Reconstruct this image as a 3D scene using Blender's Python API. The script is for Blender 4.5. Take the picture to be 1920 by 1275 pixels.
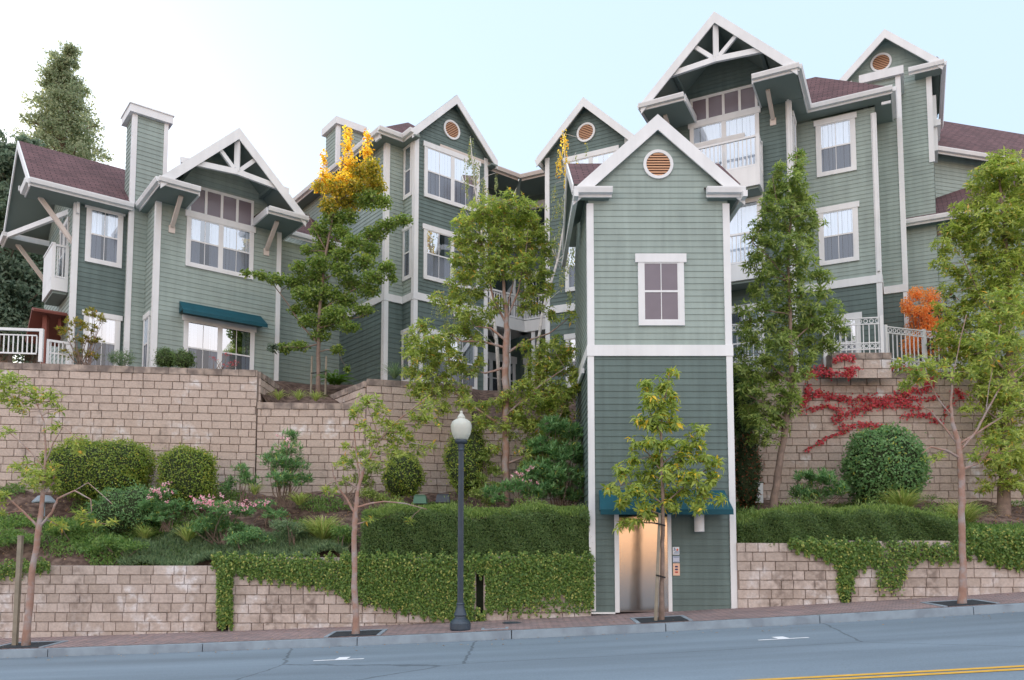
import bpy, math, random
import numpy as np
from mathutils import Vector
for o in list(bpy.data.objects): bpy.data.objects.remove(o)
S=bpy.context.scene
random.seed(7); RNG=np.random.default_rng(11)
# ------------------------------------------------------------------ camera
FPX=1520.; PIT=math.atan(1520/20000); CYP=1040-FPX*math.tan(PIT); CXP=960; EYE=1.24
cam=bpy.data.objects.new('camera',bpy.data.cameras.new('camera')); S.collection.objects.link(cam); S.camera=cam
cam.location=(0,0,EYE); cam.rotation_euler=(math.pi/2+PIT,0,0)
cam.data.sensor_fit='HORIZONTAL'; cam.data.sensor_width=36; cam.data.lens=FPX/1920*36
cam.data.shift_y=(CYP-637.5)/1920; cam.data.clip_start=.1; cam.data.clip_end=1500
S.render.resolution_x=1024; S.render.resolution_y=680
# ------------------------------------------------------------------ sky, sun, exposure
SUN_AZ=math.radians(36); SUN_EL=math.radians(21)      # left of the view direction, behind the houses
w=bpy.data.worlds.new('World'); S.world=w; w.use_nodes=True; nt=w.node_tree; nt.nodes.clear()
def N(nt,t,**k):
    n=nt.nodes.new(t)
    for a,b in k.items(): setattr(n,a,b)
    return n
sky=N(nt,'ShaderNodeTexSky'); sky.sky_type='NISHITA'; sky.sun_disc=False
sky.sun_elevation=SUN_EL; sky.sun_rotation=-SUN_AZ; sky.altitude=50; sky.air_density=1.0; sky.dust_density=2.2; sky.ozone_density=1.5
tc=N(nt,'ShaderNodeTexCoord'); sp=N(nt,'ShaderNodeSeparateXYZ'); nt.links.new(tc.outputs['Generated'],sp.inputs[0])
# added fill: sky brightened overhead and behind the camera to light shaded walls
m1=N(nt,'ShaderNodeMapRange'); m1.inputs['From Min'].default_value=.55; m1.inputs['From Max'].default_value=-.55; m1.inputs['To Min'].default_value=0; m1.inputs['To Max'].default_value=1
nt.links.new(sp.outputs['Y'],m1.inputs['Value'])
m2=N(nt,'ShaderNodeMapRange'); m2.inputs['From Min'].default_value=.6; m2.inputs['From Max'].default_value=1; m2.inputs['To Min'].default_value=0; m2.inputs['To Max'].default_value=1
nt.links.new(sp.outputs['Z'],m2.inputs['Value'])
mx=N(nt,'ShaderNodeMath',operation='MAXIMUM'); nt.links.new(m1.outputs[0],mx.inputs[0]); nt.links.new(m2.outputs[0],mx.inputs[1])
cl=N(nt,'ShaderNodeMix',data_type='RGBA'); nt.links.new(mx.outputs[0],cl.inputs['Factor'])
FILL_SKY=(9.5,9.8,10.6)
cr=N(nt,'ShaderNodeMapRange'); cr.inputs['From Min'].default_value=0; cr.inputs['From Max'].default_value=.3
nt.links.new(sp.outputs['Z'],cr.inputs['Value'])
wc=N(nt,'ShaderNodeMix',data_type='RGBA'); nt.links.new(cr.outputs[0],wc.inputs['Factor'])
wc.inputs['A'].default_value=(13.,7.6,3.9,1); wc.inputs['B'].default_value=(*FILL_SKY,1)
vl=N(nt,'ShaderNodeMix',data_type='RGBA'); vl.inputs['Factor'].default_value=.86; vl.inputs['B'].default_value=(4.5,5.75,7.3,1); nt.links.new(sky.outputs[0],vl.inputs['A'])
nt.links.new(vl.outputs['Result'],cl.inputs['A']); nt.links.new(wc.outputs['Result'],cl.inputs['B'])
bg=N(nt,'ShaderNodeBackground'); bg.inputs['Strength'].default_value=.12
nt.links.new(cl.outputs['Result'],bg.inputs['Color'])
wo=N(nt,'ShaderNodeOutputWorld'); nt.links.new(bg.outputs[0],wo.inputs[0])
sd=bpy.data.lights.new('sun','SUN'); sd.energy=3.2; sd.angle=math.radians(.5); sd.color=(1,.80,.52)
so=bpy.data.objects.new('sun',sd); S.collection.objects.link(so)
sv=Vector((-math.sin(SUN_AZ)*math.cos(SUN_EL),math.cos(SUN_AZ)*math.cos(SUN_EL),math.sin(SUN_EL)))
so.rotation_euler=sv.to_track_quat('Z','Y').to_euler(); so.location=(-30,40,40)
S.view_settings.view_transform='Standard'; S.view_settings.look='None'; S.view_settings.exposure=.58; S.view_settings.gamma=1
S.render.engine='CYCLES'
# ------------------------------------------------------------------ projection helpers (where the surveyed points stand)
def ray(x,y):
    xc=(x-CXP)/FPX; yc=(CYP-y)/FPX
    return (xc,math.cos(PIT)-yc*math.sin(PIT),math.sin(PIT)+yc*math.cos(PIT))
def atY(x,y,Y):
    r=ray(x,y); t=Y/r[1]; return (r[0]*t,Y,EYE+r[2]*t)
class Fr:
    """local frame of a facade: u along it (left to right seen from outside), v inward, z up"""
    def __init__(s,O,deg):
        a=math.radians(deg); s.O=O; s.deg=deg; s.u=(math.cos(a),math.sin(a)); s.v=(-math.sin(a),math.cos(a))
    def hit(s,x,y,v):
        r=ray(x,y); n=s.v; t=(v+s.O[0]*n[0]+s.O[1]*n[1])/(r[0]*n[0]+r[1]*n[1])
        d=(r[0]*t-s.O[0],r[1]*t-s.O[1]); return (d[0]*s.u[0]+d[1]*s.u[1],EYE+r[2]*t)
    def hitu(s,x,y,u):
        r=ray(x,y); n=s.u; t=(u+s.O[0]*n[0]+s.O[1]*n[1])/(r[0]*n[0]+r[1]*n[1])
        d=(r[0]*t-s.O[0],r[1]*t-s.O[1]); return (d[0]*s.v[0]+d[1]*s.v[1],EYE+r[2]*t)
    def P(s,u,v,z): return (s.O[0]+u*s.u[0]+v*s.v[0],s.O[1]+u*s.u[1]+v*s.v[1],z)
    def side(s,u,v,right=False):
        """frame whose origin is this frame's (u,v), facing left (-u) or right (+u)"""
        p=s.P(u,v,0); return Fr(p[:2],s.deg+(90 if right else -90))
x,y,_=atY(410,500,24.5); FL=Fr((x,y),38.4)
x,y,_=atY(722,480,25.5); FC=Fr((x,y),38.4)
x,y,_=atY(1570,280,24.5); FRT=Fr((x,y),-26.6)
x,y,_=atY(1098,300,25.5); FD=Fr((x,y),-26.6)
FX=Fr((0,0),0)
# ------------------------------------------------------------------ objects
COL=S.collection; ROOT={}
def tag(o,label=None,cat=None,group=None,kind=None):
    if label: o['label']=label
    if cat: o['category']=cat
    if group: o['group']=group
    if kind: o['kind']=kind
    return o
def thing(name,loc,label,cat,group=None):
    o=bpy.data.objects.new(name,None); COL.objects.link(o); o.location=loc; o.empty_display_size=.2
    ROOT[o.name]=Vector(loc); return tag(o,label,cat,group)
def link(name,me,parent=None,loc=None):
    o=bpy.data.objects.new(name,me); COL.objects.link(o)
    if parent is not None:
        o.parent=parent; ROOT[o.name]=ROOT[parent.name]
    else:
        L=Vector(loc) if loc else Vector((0,0,0)); o.location=L; ROOT[o.name]=L
    return o
class MB:
    def __init__(s): s.v=[]; s.f=[]; s.uv=[]; s.m=[]
    def face(s,pts,uv=None,m=0):
        i=len(s.v); s.v+= [tuple(p) for p in pts]; s.f.append(tuple(range(i,i+len(pts)))); s.uv.append(uv); s.m.append(m)
    def hexa(s,a,m=0):   # a: 4 bottom (ccw), 4 top
        i=len(s.v); s.v+=[tuple(p) for p in a]
        for q in ((3,2,1,0),(4,5,6,7),(0,1,5,4),(1,2,6,5),(2,3,7,6),(3,0,4,7)):
            s.f.append(tuple(i+k for k in q)); s.uv.append(None); s.m.append(m)
    def box(s,f,u0,u1,v0,v1,z0,z1,m=0):
        s.hexa([f.P(u0,v0,z0),f.P(u1,v0,z0),f.P(u1,v1,z0),f.P(u0,v1,z0),f.P(u0,v0,z1),f.P(u1,v0,z1),f.P(u1,v1,z1),f.P(u0,v1,z1)],m)
    def beam(s,p,q,w,h,m=0):
        p=Vector(p); q=Vector(q); d=(q-p).normalized(); up=Vector((0,0,1))
        if abs(d.z)>.98: up=Vector((0,1,0))
        sd=d.cross(up).normalized()*w/2; n=sd.cross(d).normalized()*h/2
        s.hexa([p-sd-n,p+sd-n,q+sd-n,q-sd-n,p-sd+n,p+sd+n,q+sd+n,q-sd+n],m)
    def slab(s,pts,th,uvs=None,m=0,mu=None):
        """pts: top polygon (ccw from outside/up); gives it thickness th downwards; mu: material of the underside"""
        P=[Vector(p) for p in pts]; n=(P[1]-P[0]).cross(P[2]-P[0]).normalized(); B=[p-n*th for p in P]; k=len(P)
        s.face(P,uvs,m); s.face(B[::-1],None,m if mu is None else mu)
        for i in range(k): s.face([P[i],B[i],B[(i+1)%k],P[(i+1)%k]],None,m if mu is None else mu)
    def tube(s,pts,rad,n=7,m=0):
        P=[Vector(p) for p in pts]; base=len(s.v); up=Vector((.13,.21,1)).normalized()
        for i,p in enumerate(P):
            d=(P[min(i+1,len(P)-1)]-P[max(i-1,0)]).normalized()
            a=d.cross(up)
            if a.length<.1: a=d.cross(Vector((1,0,0)))
            a.normalize(); b=d.cross(a).normalized()
            for k in range(n):
                t=2*math.pi*k/n; s.v.append(tuple(p+(a*math.cos(t)+b*math.sin(t))*rad[i]))
        for i in range(len(P)-1):
            for k in range(n):
                s.f.append((base+i*n+k,base+i*n+(k+1)%n,base+(i+1)*n+(k+1)%n,base+(i+1)*n+k)); s.uv.append(None); s.m.append(m)
        s.f.append(tuple(base+k for k in range(n))[::-1]); s.uv.append(None); s.m.append(m)
        s.f.append(tuple(base+(len(P)-1)*n+k for k in range(n))); s.uv.append(None); s.m.append(m)
    def lathe(s,c,prof,n=24,m=0):
        base=len(s.v)
        for r,z in prof:
            for k in range(n):
                t=2*math.pi*k/n; s.v.append((c[0]+r*math.cos(t),c[1]+r*math.sin(t),c[2]+z))
        for i in range(len(prof)-1):
            for k in range(n):
                s.f.append((base+i*n+k,base+i*n+(k+1)%n,base+(i+1)*n+(k+1)%n,base+(i+1)*n+k)); s.uv.append(None); s.m.append(m)
        s.f.append(tuple(base+k for k in range(n))[::-1]); s.uv.append(None); s.m.append(m)
        s.f.append(tuple(base+(len(prof)-1)*n+k for k in range(n))); s.uv.append(None); s.m.append(m)
    def build(s,name,mat,parent=None,loc=None,smooth=False):
        R=ROOT[parent.name] if parent is not None else Vector(loc or (0,0,0))
        me=bpy.data.meshes.new(name); me.from_pydata([(a-R[0],b-R[1],c-R[2]) for a,b,c in s.v],[],s.f)
        for mm in (mat if isinstance(mat,(list,tuple)) else [mat]): me.materials.append(mm)
        if any(s.m): me.polygons.foreach_set('material_index',s.m)
        if any(u is not None for u in s.uv):
            L=me.uv_layers.new(name='UVMap'); d=L.data; i=0
            for f,u in zip(s.f,s.uv):
                for k in range(len(f)):
                    d[i].uv=u[k] if u is not None else (0,0)
                    i+=1
        if smooth: me.polygons.foreach_set('use_smooth',[True]*len(me.polygons))
        me.update(); return link(name,me,parent,loc)
def quads_mesh(name,V,F,mat,parent=None,loc=None):
    """fast mesh from numpy arrays of verts (n,3) and quads (m,4)"""
    R=np.array(ROOT[parent.name] if parent is not None else (loc or (0,0,0)))
    V=(V-R).astype(np.float32); me=bpy.data.meshes.new(name); me.vertices.add(len(V)); me.vertices.foreach_set('co',V.ravel())
    k=F.shape[1]; me.loops.add(F.size); me.loops.foreach_set('vertex_index',F.ravel().astype(np.int32)); me.polygons.add(len(F))
    me.polygons.foreach_set('loop_start',(np.arange(len(F))*k).astype(np.int32)); me.polygons.foreach_set('loop_total',np.full(len(F),k,dtype=np.int32))
    me.materials.append(mat); me.update(calc_edges=True); return link(name,me,parent,loc)
# ------------------------------------------------------------------ materials
MATS={}
def mat(name,col,rough=.7,metal=0,bump=0,bscale=20,vary=0,vscale=2,spec=.3,island=0,col2=None,coord='Object',streak=0):
    m=bpy.data.materials.new(name); m.use_nodes=True; nt=m.node_tree; b=nt.nodes['Principled BSDF']
    b.inputs['Base Color'].default_value=(*col,1); b.inputs['Roughness'].default_value=rough; b.inputs['Metallic'].default_value=metal
    b.inputs['Specular IOR Level'].default_value=spec
    t=N(nt,'ShaderNodeTexCoord'); out=None
    if vary or island or col2:
        base=N(nt,'ShaderNodeRGB'); base.outputs[0].default_value=(*col,1); out=base.outputs[0]
        if col2:
            nz=N(nt,'ShaderNodeTexNoise'); nz.inputs['Scale'].default_value=vscale; nz.inputs['Detail'].default_value=6; nt.links.new(t.outputs[coord],nz.inputs['Vector'])
            r=N(nt,'ShaderNodeMapRange'); r.inputs['From Min'].default_value=.42; r.inputs['From Max'].default_value=.62; nt.links.new(nz.outputs[0],r.inputs['Value'])
            mxx=N(nt,'ShaderNodeMix',data_type='RGBA'); nt.links.new(r.outputs[0],mxx.inputs['Factor']); nt.links.new(out,mxx.inputs['A']); mxx.inputs['B'].default_value=(*col2,1); out=mxx.outputs['Result']
        if vary:
            nz=N(nt,'ShaderNodeTexNoise'); nz.inputs['Scale'].default_value=vscale; nz.inputs['Detail'].default_value=8; nt.links.new(t.outputs[coord],nz.inputs['Vector'])
            hs=N(nt,'ShaderNodeHueSaturation'); r=N(nt,'ShaderNodeMapRange'); r.inputs['From Min'].default_value=.25; r.inputs['From Max'].default_value=.75
            r.inputs['To Min'].default_value=1-vary; r.inputs['To Max'].default_value=1+vary; nt.links.new(nz.outputs[0],r.inputs['Value'])
            nt.links.new(r.outputs[0],hs.inputs['Value']); nt.links.new(out,hs.inputs['Color']); out=hs.outputs[0]
        if island:
            g=N(nt,'ShaderNodeNewGeometry'); hs=N(nt,'ShaderNodeHueSaturation'); r=N(nt,'ShaderNodeMapRange'); r.inputs['To Min'].default_value=1-island; r.inputs['To Max'].default_value=1+island
            nt.links.new(g.outputs['Random Per Island'],r.inputs['Value']); nt.links.new(r.outputs[0],hs.inputs['Value']); nt.links.new(out,hs.inputs['Color']); out=hs.outputs[0]
        if streak:
            mp=N(nt,'ShaderNodeMapping'); mp.inputs['Scale'].default_value=(4,4,.35); nt.links.new(t.outputs[coord],mp.inputs[0])
            nz=N(nt,'ShaderNodeTexNoise'); nz.inputs['Scale'].default_value=1.5; nz.inputs['Detail'].default_value=7; nt.links.new(mp.outputs[0],nz.inputs['Vector'])
            hs=N(nt,'ShaderNodeHueSaturation'); r=N(nt,'ShaderNodeMapRange'); r.inputs['From Min'].default_value=.3; r.inputs['From Max'].default_value=.7; r.inputs['To Min'].default_value=1-streak; r.inputs['To Max'].default_value=1+streak
            nt.links.new(nz.outputs[0],r.inputs['Value']); nt.links.new(r.outputs[0],hs.inputs['Value']); nt.links.new(out,hs.inputs['Color']); out=hs.outputs[0]
        nt.links.new(out,b.inputs['Base Color'])
    if bump:
        nz=N(nt,'ShaderNodeTexNoise'); nz.inputs['Scale'].default_value=bscale; nz.inputs['Detail'].default_value=6; nt.links.new(t.outputs[coord],nz.inputs['Vector'])
        bm=N(nt,'ShaderNodeBump'); bm.inputs['Strength'].default_value=bump; bm.inputs['Distance'].default_value=.02; nt.links.new(nz.outputs[0],bm.inputs['Height']); nt.links.new(bm.outputs[0],b.inputs['Normal'])
    MATS[name]=m; return m
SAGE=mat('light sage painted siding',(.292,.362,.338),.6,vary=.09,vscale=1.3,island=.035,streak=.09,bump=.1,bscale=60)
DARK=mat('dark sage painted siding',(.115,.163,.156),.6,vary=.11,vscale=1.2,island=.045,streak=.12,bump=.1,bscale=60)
WHITE=mat('white painted trim',(.73,.755,.775),.5,vary=.06,streak=.04,vscale=1.5)
SOFFIT=mat('painted soffit',(.20,.25,.235),.7)
BRACE=mat('cream painted brace',(.66,.60,.56),.6)
VENT=mat('tan louvre slats',(.62,.36,.22),.6); VENTD=mat('dark red vent void',(.06,.025,.02),.8)
FILM=mat('grey purple window film',(.17,.145,.175),.25,spec=.5,vary=.08,vscale=3)
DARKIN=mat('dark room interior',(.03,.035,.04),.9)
CURT=mat('white sheer curtain',(.82,.84,.88),.8)
CURTG=mat('grey lined curtain',(.38,.42,.46),.8)
AWN=mat('dark teal awning canvas',(.006,.075,.105),.6,vary=.15,vscale=4)
STEEL=mat('brushed stainless steel',(.56,.50,.46),.10,metal=1,bump=.02,bscale=200)
POST=mat('blue black painted iron',(.036,.056,.080),.45,spec=.5,vary=.2,vscale=8)
WOODP=mat('weathered wooden stake',(.26,.23,.18),.85,bump=.3,bscale=40,vary=.2,vscale=6)
REDW=mat('red brown stained timber',(.20,.07,.055),.7)
BLACK=mat('black rubber strap',(.01,.01,.012),.6)
YEL=mat('yellow road paint',(.62,.36,.05),.7,vary=.15,vscale=8)
RWHITE=mat('white road paint',(.75,.78,.82),.7,vary=.1,vscale=8)
BARK=mat('red brown smooth bark',(.36,.22,.17),.8,bump=.5,bscale=25,col2=(.30,.26,.25),vscale=5,vary=.25)
BARKG=mat('grey brown bark',(.23,.17,.14),.9,bump=.8,bscale=30,vary=.3,vscale=8)
BIRCH=mat('white birch bark',(.62,.60,.58),.8,vary=.3,vscale=9)
SOIL=mat('brown bark mulch soil',(.085,.055,.045),.95,bump=.9,bscale=18,col2=(.15,.105,.085),vscale=7,vary=.3)
PATIO=mat('patio earth',(.22,.19,.16),.9,vary=.2,vscale=4)
CONC=mat('grey kerb concrete',(.30,.37,.43),.8,bump=.15,bscale=60,vary=.22,vscale=2.2,col2=(.19,.23,.27))
GRATE=mat('dark tree well gravel',(.035,.042,.05),.9,bump=.6,bscale=80,vary=.3,vscale=30)
GREENBOX=mat('green plastic box',(.10,.22,.16),.5)
ROOFM=None
def shingles():
    m=mat('brown asphalt shingles',(.10,.055,.058),.9); nt=m.node_tree; b=nt.nodes['Principled BSDF']
    t=N(nt,'ShaderNodeTexCoord'); mp=N(nt,'ShaderNodeMapping'); nt.links.new(t.outputs['UV'],mp.inputs[0])
    br=N(nt,'ShaderNodeTexBrick'); br.inputs['Scale'].default_value=1; br.inputs['Brick Width'].default_value=.3; br.inputs['Row Height'].default_value=.13
    br.inputs['Mortar Size'].default_value=.012; br.inputs['Mortar Smooth'].default_value=.3; br.inputs['Bias'].default_value=-.1
    br.inputs['Color1'].default_value=(.155,.085,.092,1); br.inputs['Color2'].default_value=(.10,.058,.064,1); br.inputs['Mortar'].default_value=(.035,.02,.022,1)
    nt.links.new(mp.outputs[0],br.inputs['Vector'])
    nz=N(nt,'ShaderNodeTexNoise'); nz.inputs['Scale'].default_value=1.2; nz.inputs['Detail'].default_value=8; nt.links.new(mp.outputs[0],nz.inputs['Vector'])
    hs=N(nt,'ShaderNodeHueSaturation'); r=N(nt,'ShaderNodeMapRange'); r.inputs['To Min'].default_value=.65; r.inputs['To Max'].default_value=1.4; nt.links.new(nz.outputs[0],r.inputs['Value']); nt.links.new(r.outputs[0],hs.inputs['Value'])
    nt.links.new(br.outputs['Color'],hs.inputs['Color']); nt.links.new(hs.outputs[0],b.inputs['Base Color'])
    bm=N(nt,'ShaderNodeBump'); bm.inputs['Strength'].default_value=.7; bm.inputs['Distance'].default_value=.02; nt.links.new(br.outputs['Fac'],bm.inputs['Height']); bm.invert=True; nt.links.new(bm.outputs[0],b.inputs['Normal'])
    return m
SHING=shingles()
def glassmat(name,fac,tint,rough=.02,dif=None,refl=(.9,.95,1)):
    m=bpy.data.materials.new(name); m.use_nodes=True; nt=m.node_tree; nt.nodes.clear()
    tr=N(nt,'ShaderNodeBsdfTransparent'); tr.inputs[0].default_value=(*tint,1)
    gl=N(nt,'ShaderNodeBsdfGlossy'); gl.inputs['Roughness'].default_value=rough; gl.inputs['Color'].default_value=(*refl,1)
    mx=N(nt,'ShaderNodeMixShader'); mx.inputs[0].default_value=fac; nt.links.new(tr.outputs[0],mx.inputs[1]); nt.links.new(gl.outputs[0],mx.inputs[2]); o=mx
    if dif:
        d=N(nt,'ShaderNodeBsdfDiffuse'); d.inputs[0].default_value=(*dif[0],1); m2=N(nt,'ShaderNodeMixShader'); m2.inputs[0].default_value=dif[1]
        nt.links.new(mx.outputs[0],m2.inputs[1]); nt.links.new(d.outputs[0],m2.inputs[2]); o=m2
    out=N(nt,'ShaderNodeOutputMaterial'); nt.links.new(o.outputs[0],out.inputs[0]); return m
GLASS=glassmat('window glass',.30,(.86,.93,1.))
GLASSR=glassmat('reflective window glass',.55,(.5,.55,.6))
SCREEN=glassmat('insect screen and glass',.12,(.55,.6,.68),.1,((.16,.18,.21),.45))
def leafmat(name,c1,c2,c3=None,trans=.35,p3=.9):
    m=bpy.data.materials.new(name); m.use_nodes=True; nt=m.node_tree; nt.nodes.clear()
    g=N(nt,'ShaderNodeNewGeometry'); r=N(nt,'ShaderNodeValToRGB'); e=r.color_ramp.elements
    e[0].color=(*c1,1); e[1].color=(*c2,1); e[1].position=.8
    if c3: k=e.new(p3); k.color=(*c2,1); k=e.new(min(1,p3+.04)); k.color=(*c3,1)
    nt.links.new(g.outputs['Random Per Island'],r.inputs[0])
    p=N(nt,'ShaderNodeBsdfPrincipled'); p.inputs['Roughness'].default_value=.45; p.inputs['Specular IOR Level'].default_value=.35; nt.links.new(r.outputs[0],p.inputs['Base Color'])
    hs=N(nt,'ShaderNodeHueSaturation'); hs.inputs['Value'].default_value=1.6; hs.inputs['Saturation'].default_value=1.1; nt.links.new(r.outputs[0],hs.inputs['Color'])
    t=N(nt,'ShaderNodeBsdfTranslucent'); nt.links.new(hs.outputs[0],t.inputs[0])
    mx=N(nt,'ShaderNodeMixShader'); mx.inputs[0].default_value=trans; nt.links.new(p.outputs[0],mx.inputs[1]); nt.links.new(t.outputs[0],mx.inputs[2])
    o=N(nt,'ShaderNodeOutputMaterial'); nt.links.new(mx.outputs[0],o.inputs[0]); MATS[name]=m; return m
LF_MAD=leafmat('yellow green whorled leaf',(.16,.25,.06),(.44,.51,.13),(.80,.46,.10),.40,p3=.95)
LF_MADD=leafmat('fresh green whorled leaf',(.12,.20,.055),(.36,.44,.13),trans=.40)
LF_MADY=leafmat('mid green whorled leaf',(.18,.27,.06),(.46,.52,.13),(.65,.45,.13),.42,p3=.95)
LF_YEL=leafmat('lime and yellow leaf',(.16,.25,.05),(.42,.49,.11),(.85,.60,.08),.40,p3=.90)
LF_MAPLE=leafmat('maple leaf',(.11,.20,.05),(.32,.41,.11),trans=.42)
LF_MAPLEG=leafmat('half sunlit maple leaf',(.18,.24,.05),(.60,.48,.08),(.12,.2,.05),p3=.6)  # green to gold blend, edge of the sunlight painted into the leaf colour
LF_GOLD=leafmat('sunlit gold leaf',(.70,.52,.07),(.85,.70,.16),(.55,.25,.05),.45,p3=.85)  # warm sun on the tree tops put into the leaf colour
LF_BIRCH=leafmat('small birch leaf',(.20,.27,.12),(.36,.40,.17),(.8,.6,.14),p3=.93)
LF_OLE=leafmat('oleander leaf',(.09,.21,.08),(.23,.39,.16),(.5,.5,.1),p3=.95)
LF_BOX=leafmat('clipped bush leaf',(.11,.20,.04),(.29,.37,.07),(.48,.46,.09),p3=.9)
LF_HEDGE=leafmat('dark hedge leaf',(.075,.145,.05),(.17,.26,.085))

LF_HEDGET=leafmat('paler hedge leaf',(.14,.24,.07),(.30,.41,.12))  # paler leaf colour for the hedge tops
LF_IVY=leafmat('ivy leaf',(.075,.165,.045),(.22,.33,.08),(.48,.50,.15),p3=.88)
LF_RED=leafmat('red creeper leaf',(.34,.03,.045),(.66,.11,.13),(.40,.22,.08),trans=.3,p3=.93)
LF_ORANGE=leafmat('orange autumn leaf',(.70,.26,.07),(.88,.48,.18))
LF_BG=leafmat('grey green distant leaf',(.16,.21,.12),(.34,.38,.24),trans=.55)
LF_BGD=leafmat('dark distant leaf',(.09,.14,.10),(.20,.26,.18),trans=.5)
LF_GRASS=leafmat('strap grass blade',(.22,.31,.09),(.46,.52,.18),(.60,.54,.28),p3=.85)
LF_ROSE=leafmat('rosemary sprig',(.10,.18,.10),(.24,.33,.17))
LF_COVER=leafmat('ground cover leaf',(.09,.20,.06),(.23,.35,.10))
LF_FERN=leafmat('fern frond leaf',(.06,.15,.02),(.15,.28,.04))
PINK=leafmat('pink blossom petal',(.75,.30,.38),(.85,.60,.65)); PURP=leafmat('violet blossom petal',(.07,.05,.45),(.12,.10,.6))
MAROON=leafmat('dark maroon leaf',(.06,.03,.03),(.14,.05,.05)); LF_PHOT=leafmat('green and bronze leaf',(.03,.07,.03),(.08,.12,.05),(.35,.12,.07),p3=.8)
def blockmat(nm,A,Bc,Cc,w0,d0):
    m=mat(nm,A,.9); nt=m.node_tree; b=nt.nodes['Principled BSDF']; t=N(nt,'ShaderNodeTexCoord'); g=N(nt,'ShaderNodeNewGeometry')
    r=N(nt,'ShaderNodeValToRGB'); e=r.color_ramp.elements; e[0].color=(*A,1); e[1].color=(*Cc,1); k=e.new(.5); k.color=(*Bc,1); nt.links.new(g.outputs['Random Per Island'],r.inputs[0])
    def noise(s,a,bb,d=6):
        n=N(nt,'ShaderNodeTexNoise'); n.inputs['Scale'].default_value=s; n.inputs['Detail'].default_value=d; nt.links.new(t.outputs['Object'],n.inputs['Vector'])
        q=N(nt,'ShaderNodeMapRange'); q.inputs['From Min'].default_value=a; q.inputs['From Max'].default_value=bb; nt.links.new(n.outputs[0],q.inputs['Value']); return q.outputs[0]
    mx=N(nt,'ShaderNodeMix',data_type='RGBA'); f=N(nt,'ShaderNodeMath',operation='MULTIPLY'); nt.links.new(noise(1.1,w0,w0+.11),f.inputs[0]); nt.links.new(noise(6,.42,.6),f.inputs[1]); nt.links.new(f.outputs[0],mx.inputs['Factor']); nt.links.new(r.outputs[0],mx.inputs['A']); mx.inputs['B'].default_value=(.62,.60,.60,1)
    m2=N(nt,'ShaderNodeMix',data_type='RGBA'); f=N(nt,'ShaderNodeMath',operation='MULTIPLY'); mp=N(nt,'ShaderNodeMapping'); mp.inputs['Scale'].default_value=(1.8,1.8,.45); nt.links.new(t.outputs['Object'],mp.inputs[0]); sn=N(nt,'ShaderNodeTexNoise'); sn.inputs['Scale'].default_value=1; sn.inputs['Detail'].default_value=9; nt.links.new(mp.outputs[0],sn.inputs['Vector']); sq=N(nt,'ShaderNodeMapRange'); sq.inputs['From Min'].default_value=d0; sq.inputs['From Max'].default_value=d0+.18; nt.links.new(sn.outputs[0],sq.inputs['Value']); nt.links.new(sq.outputs[0],f.inputs[0]); nt.links.new(noise(8,.4,.62),f.inputs[1]); nt.links.new(f.outputs[0],m2.inputs['Factor']); nt.links.new(mx.outputs['Result'],m2.inputs['A']); m2.inputs['B'].default_value=(.25,.205,.18,1)
    n=N(nt,'ShaderNodeTexNoise'); n.inputs['Scale'].default_value=22; n.inputs['Detail'].default_value=8; nt.links.new(t.outputs['Object'],n.inputs['Vector'])
    hs=N(nt,'ShaderNodeHueSaturation'); q=N(nt,'ShaderNodeMapRange'); q.inputs['To Min'].default_value=.74; q.inputs['To Max'].default_value=1.4; nt.links.new(n.outputs[0],q.inputs['Value']); nt.links.new(q.outputs[0],hs.inputs['Value']); nt.links.new(m2.outputs['Result'],hs.inputs['Color']); nt.links.new(hs.outputs[0],b.inputs['Base Color'])
    bm=N(nt,'ShaderNodeBump'); bm.inputs['Strength'].default_value=.5; bm.inputs['Distance'].default_value=.02; nt.links.new(n.outputs[0],bm.inputs['Height']); nt.links.new(bm.outputs[0],b.inputs['Normal']); return m
BLOCK=blockmat('tan split face block',(.42,.345,.300),(.45,.372,.325),(.475,.395,.347),.57,.56); BLOCKG=blockmat('weathered grey tan split face block',(.385,.325,.285),(.44,.375,.335),(.50,.435,.395),.51,.47); GROUT=mat('dark block joint',(.26,.21,.185),.95); CAP=mat('stained cap stone',(.23,.19,.17),.9,bump=.6,bscale=20,col2=(.34,.28,.24),vscale=4,vary=.3,island=.15)
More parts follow.
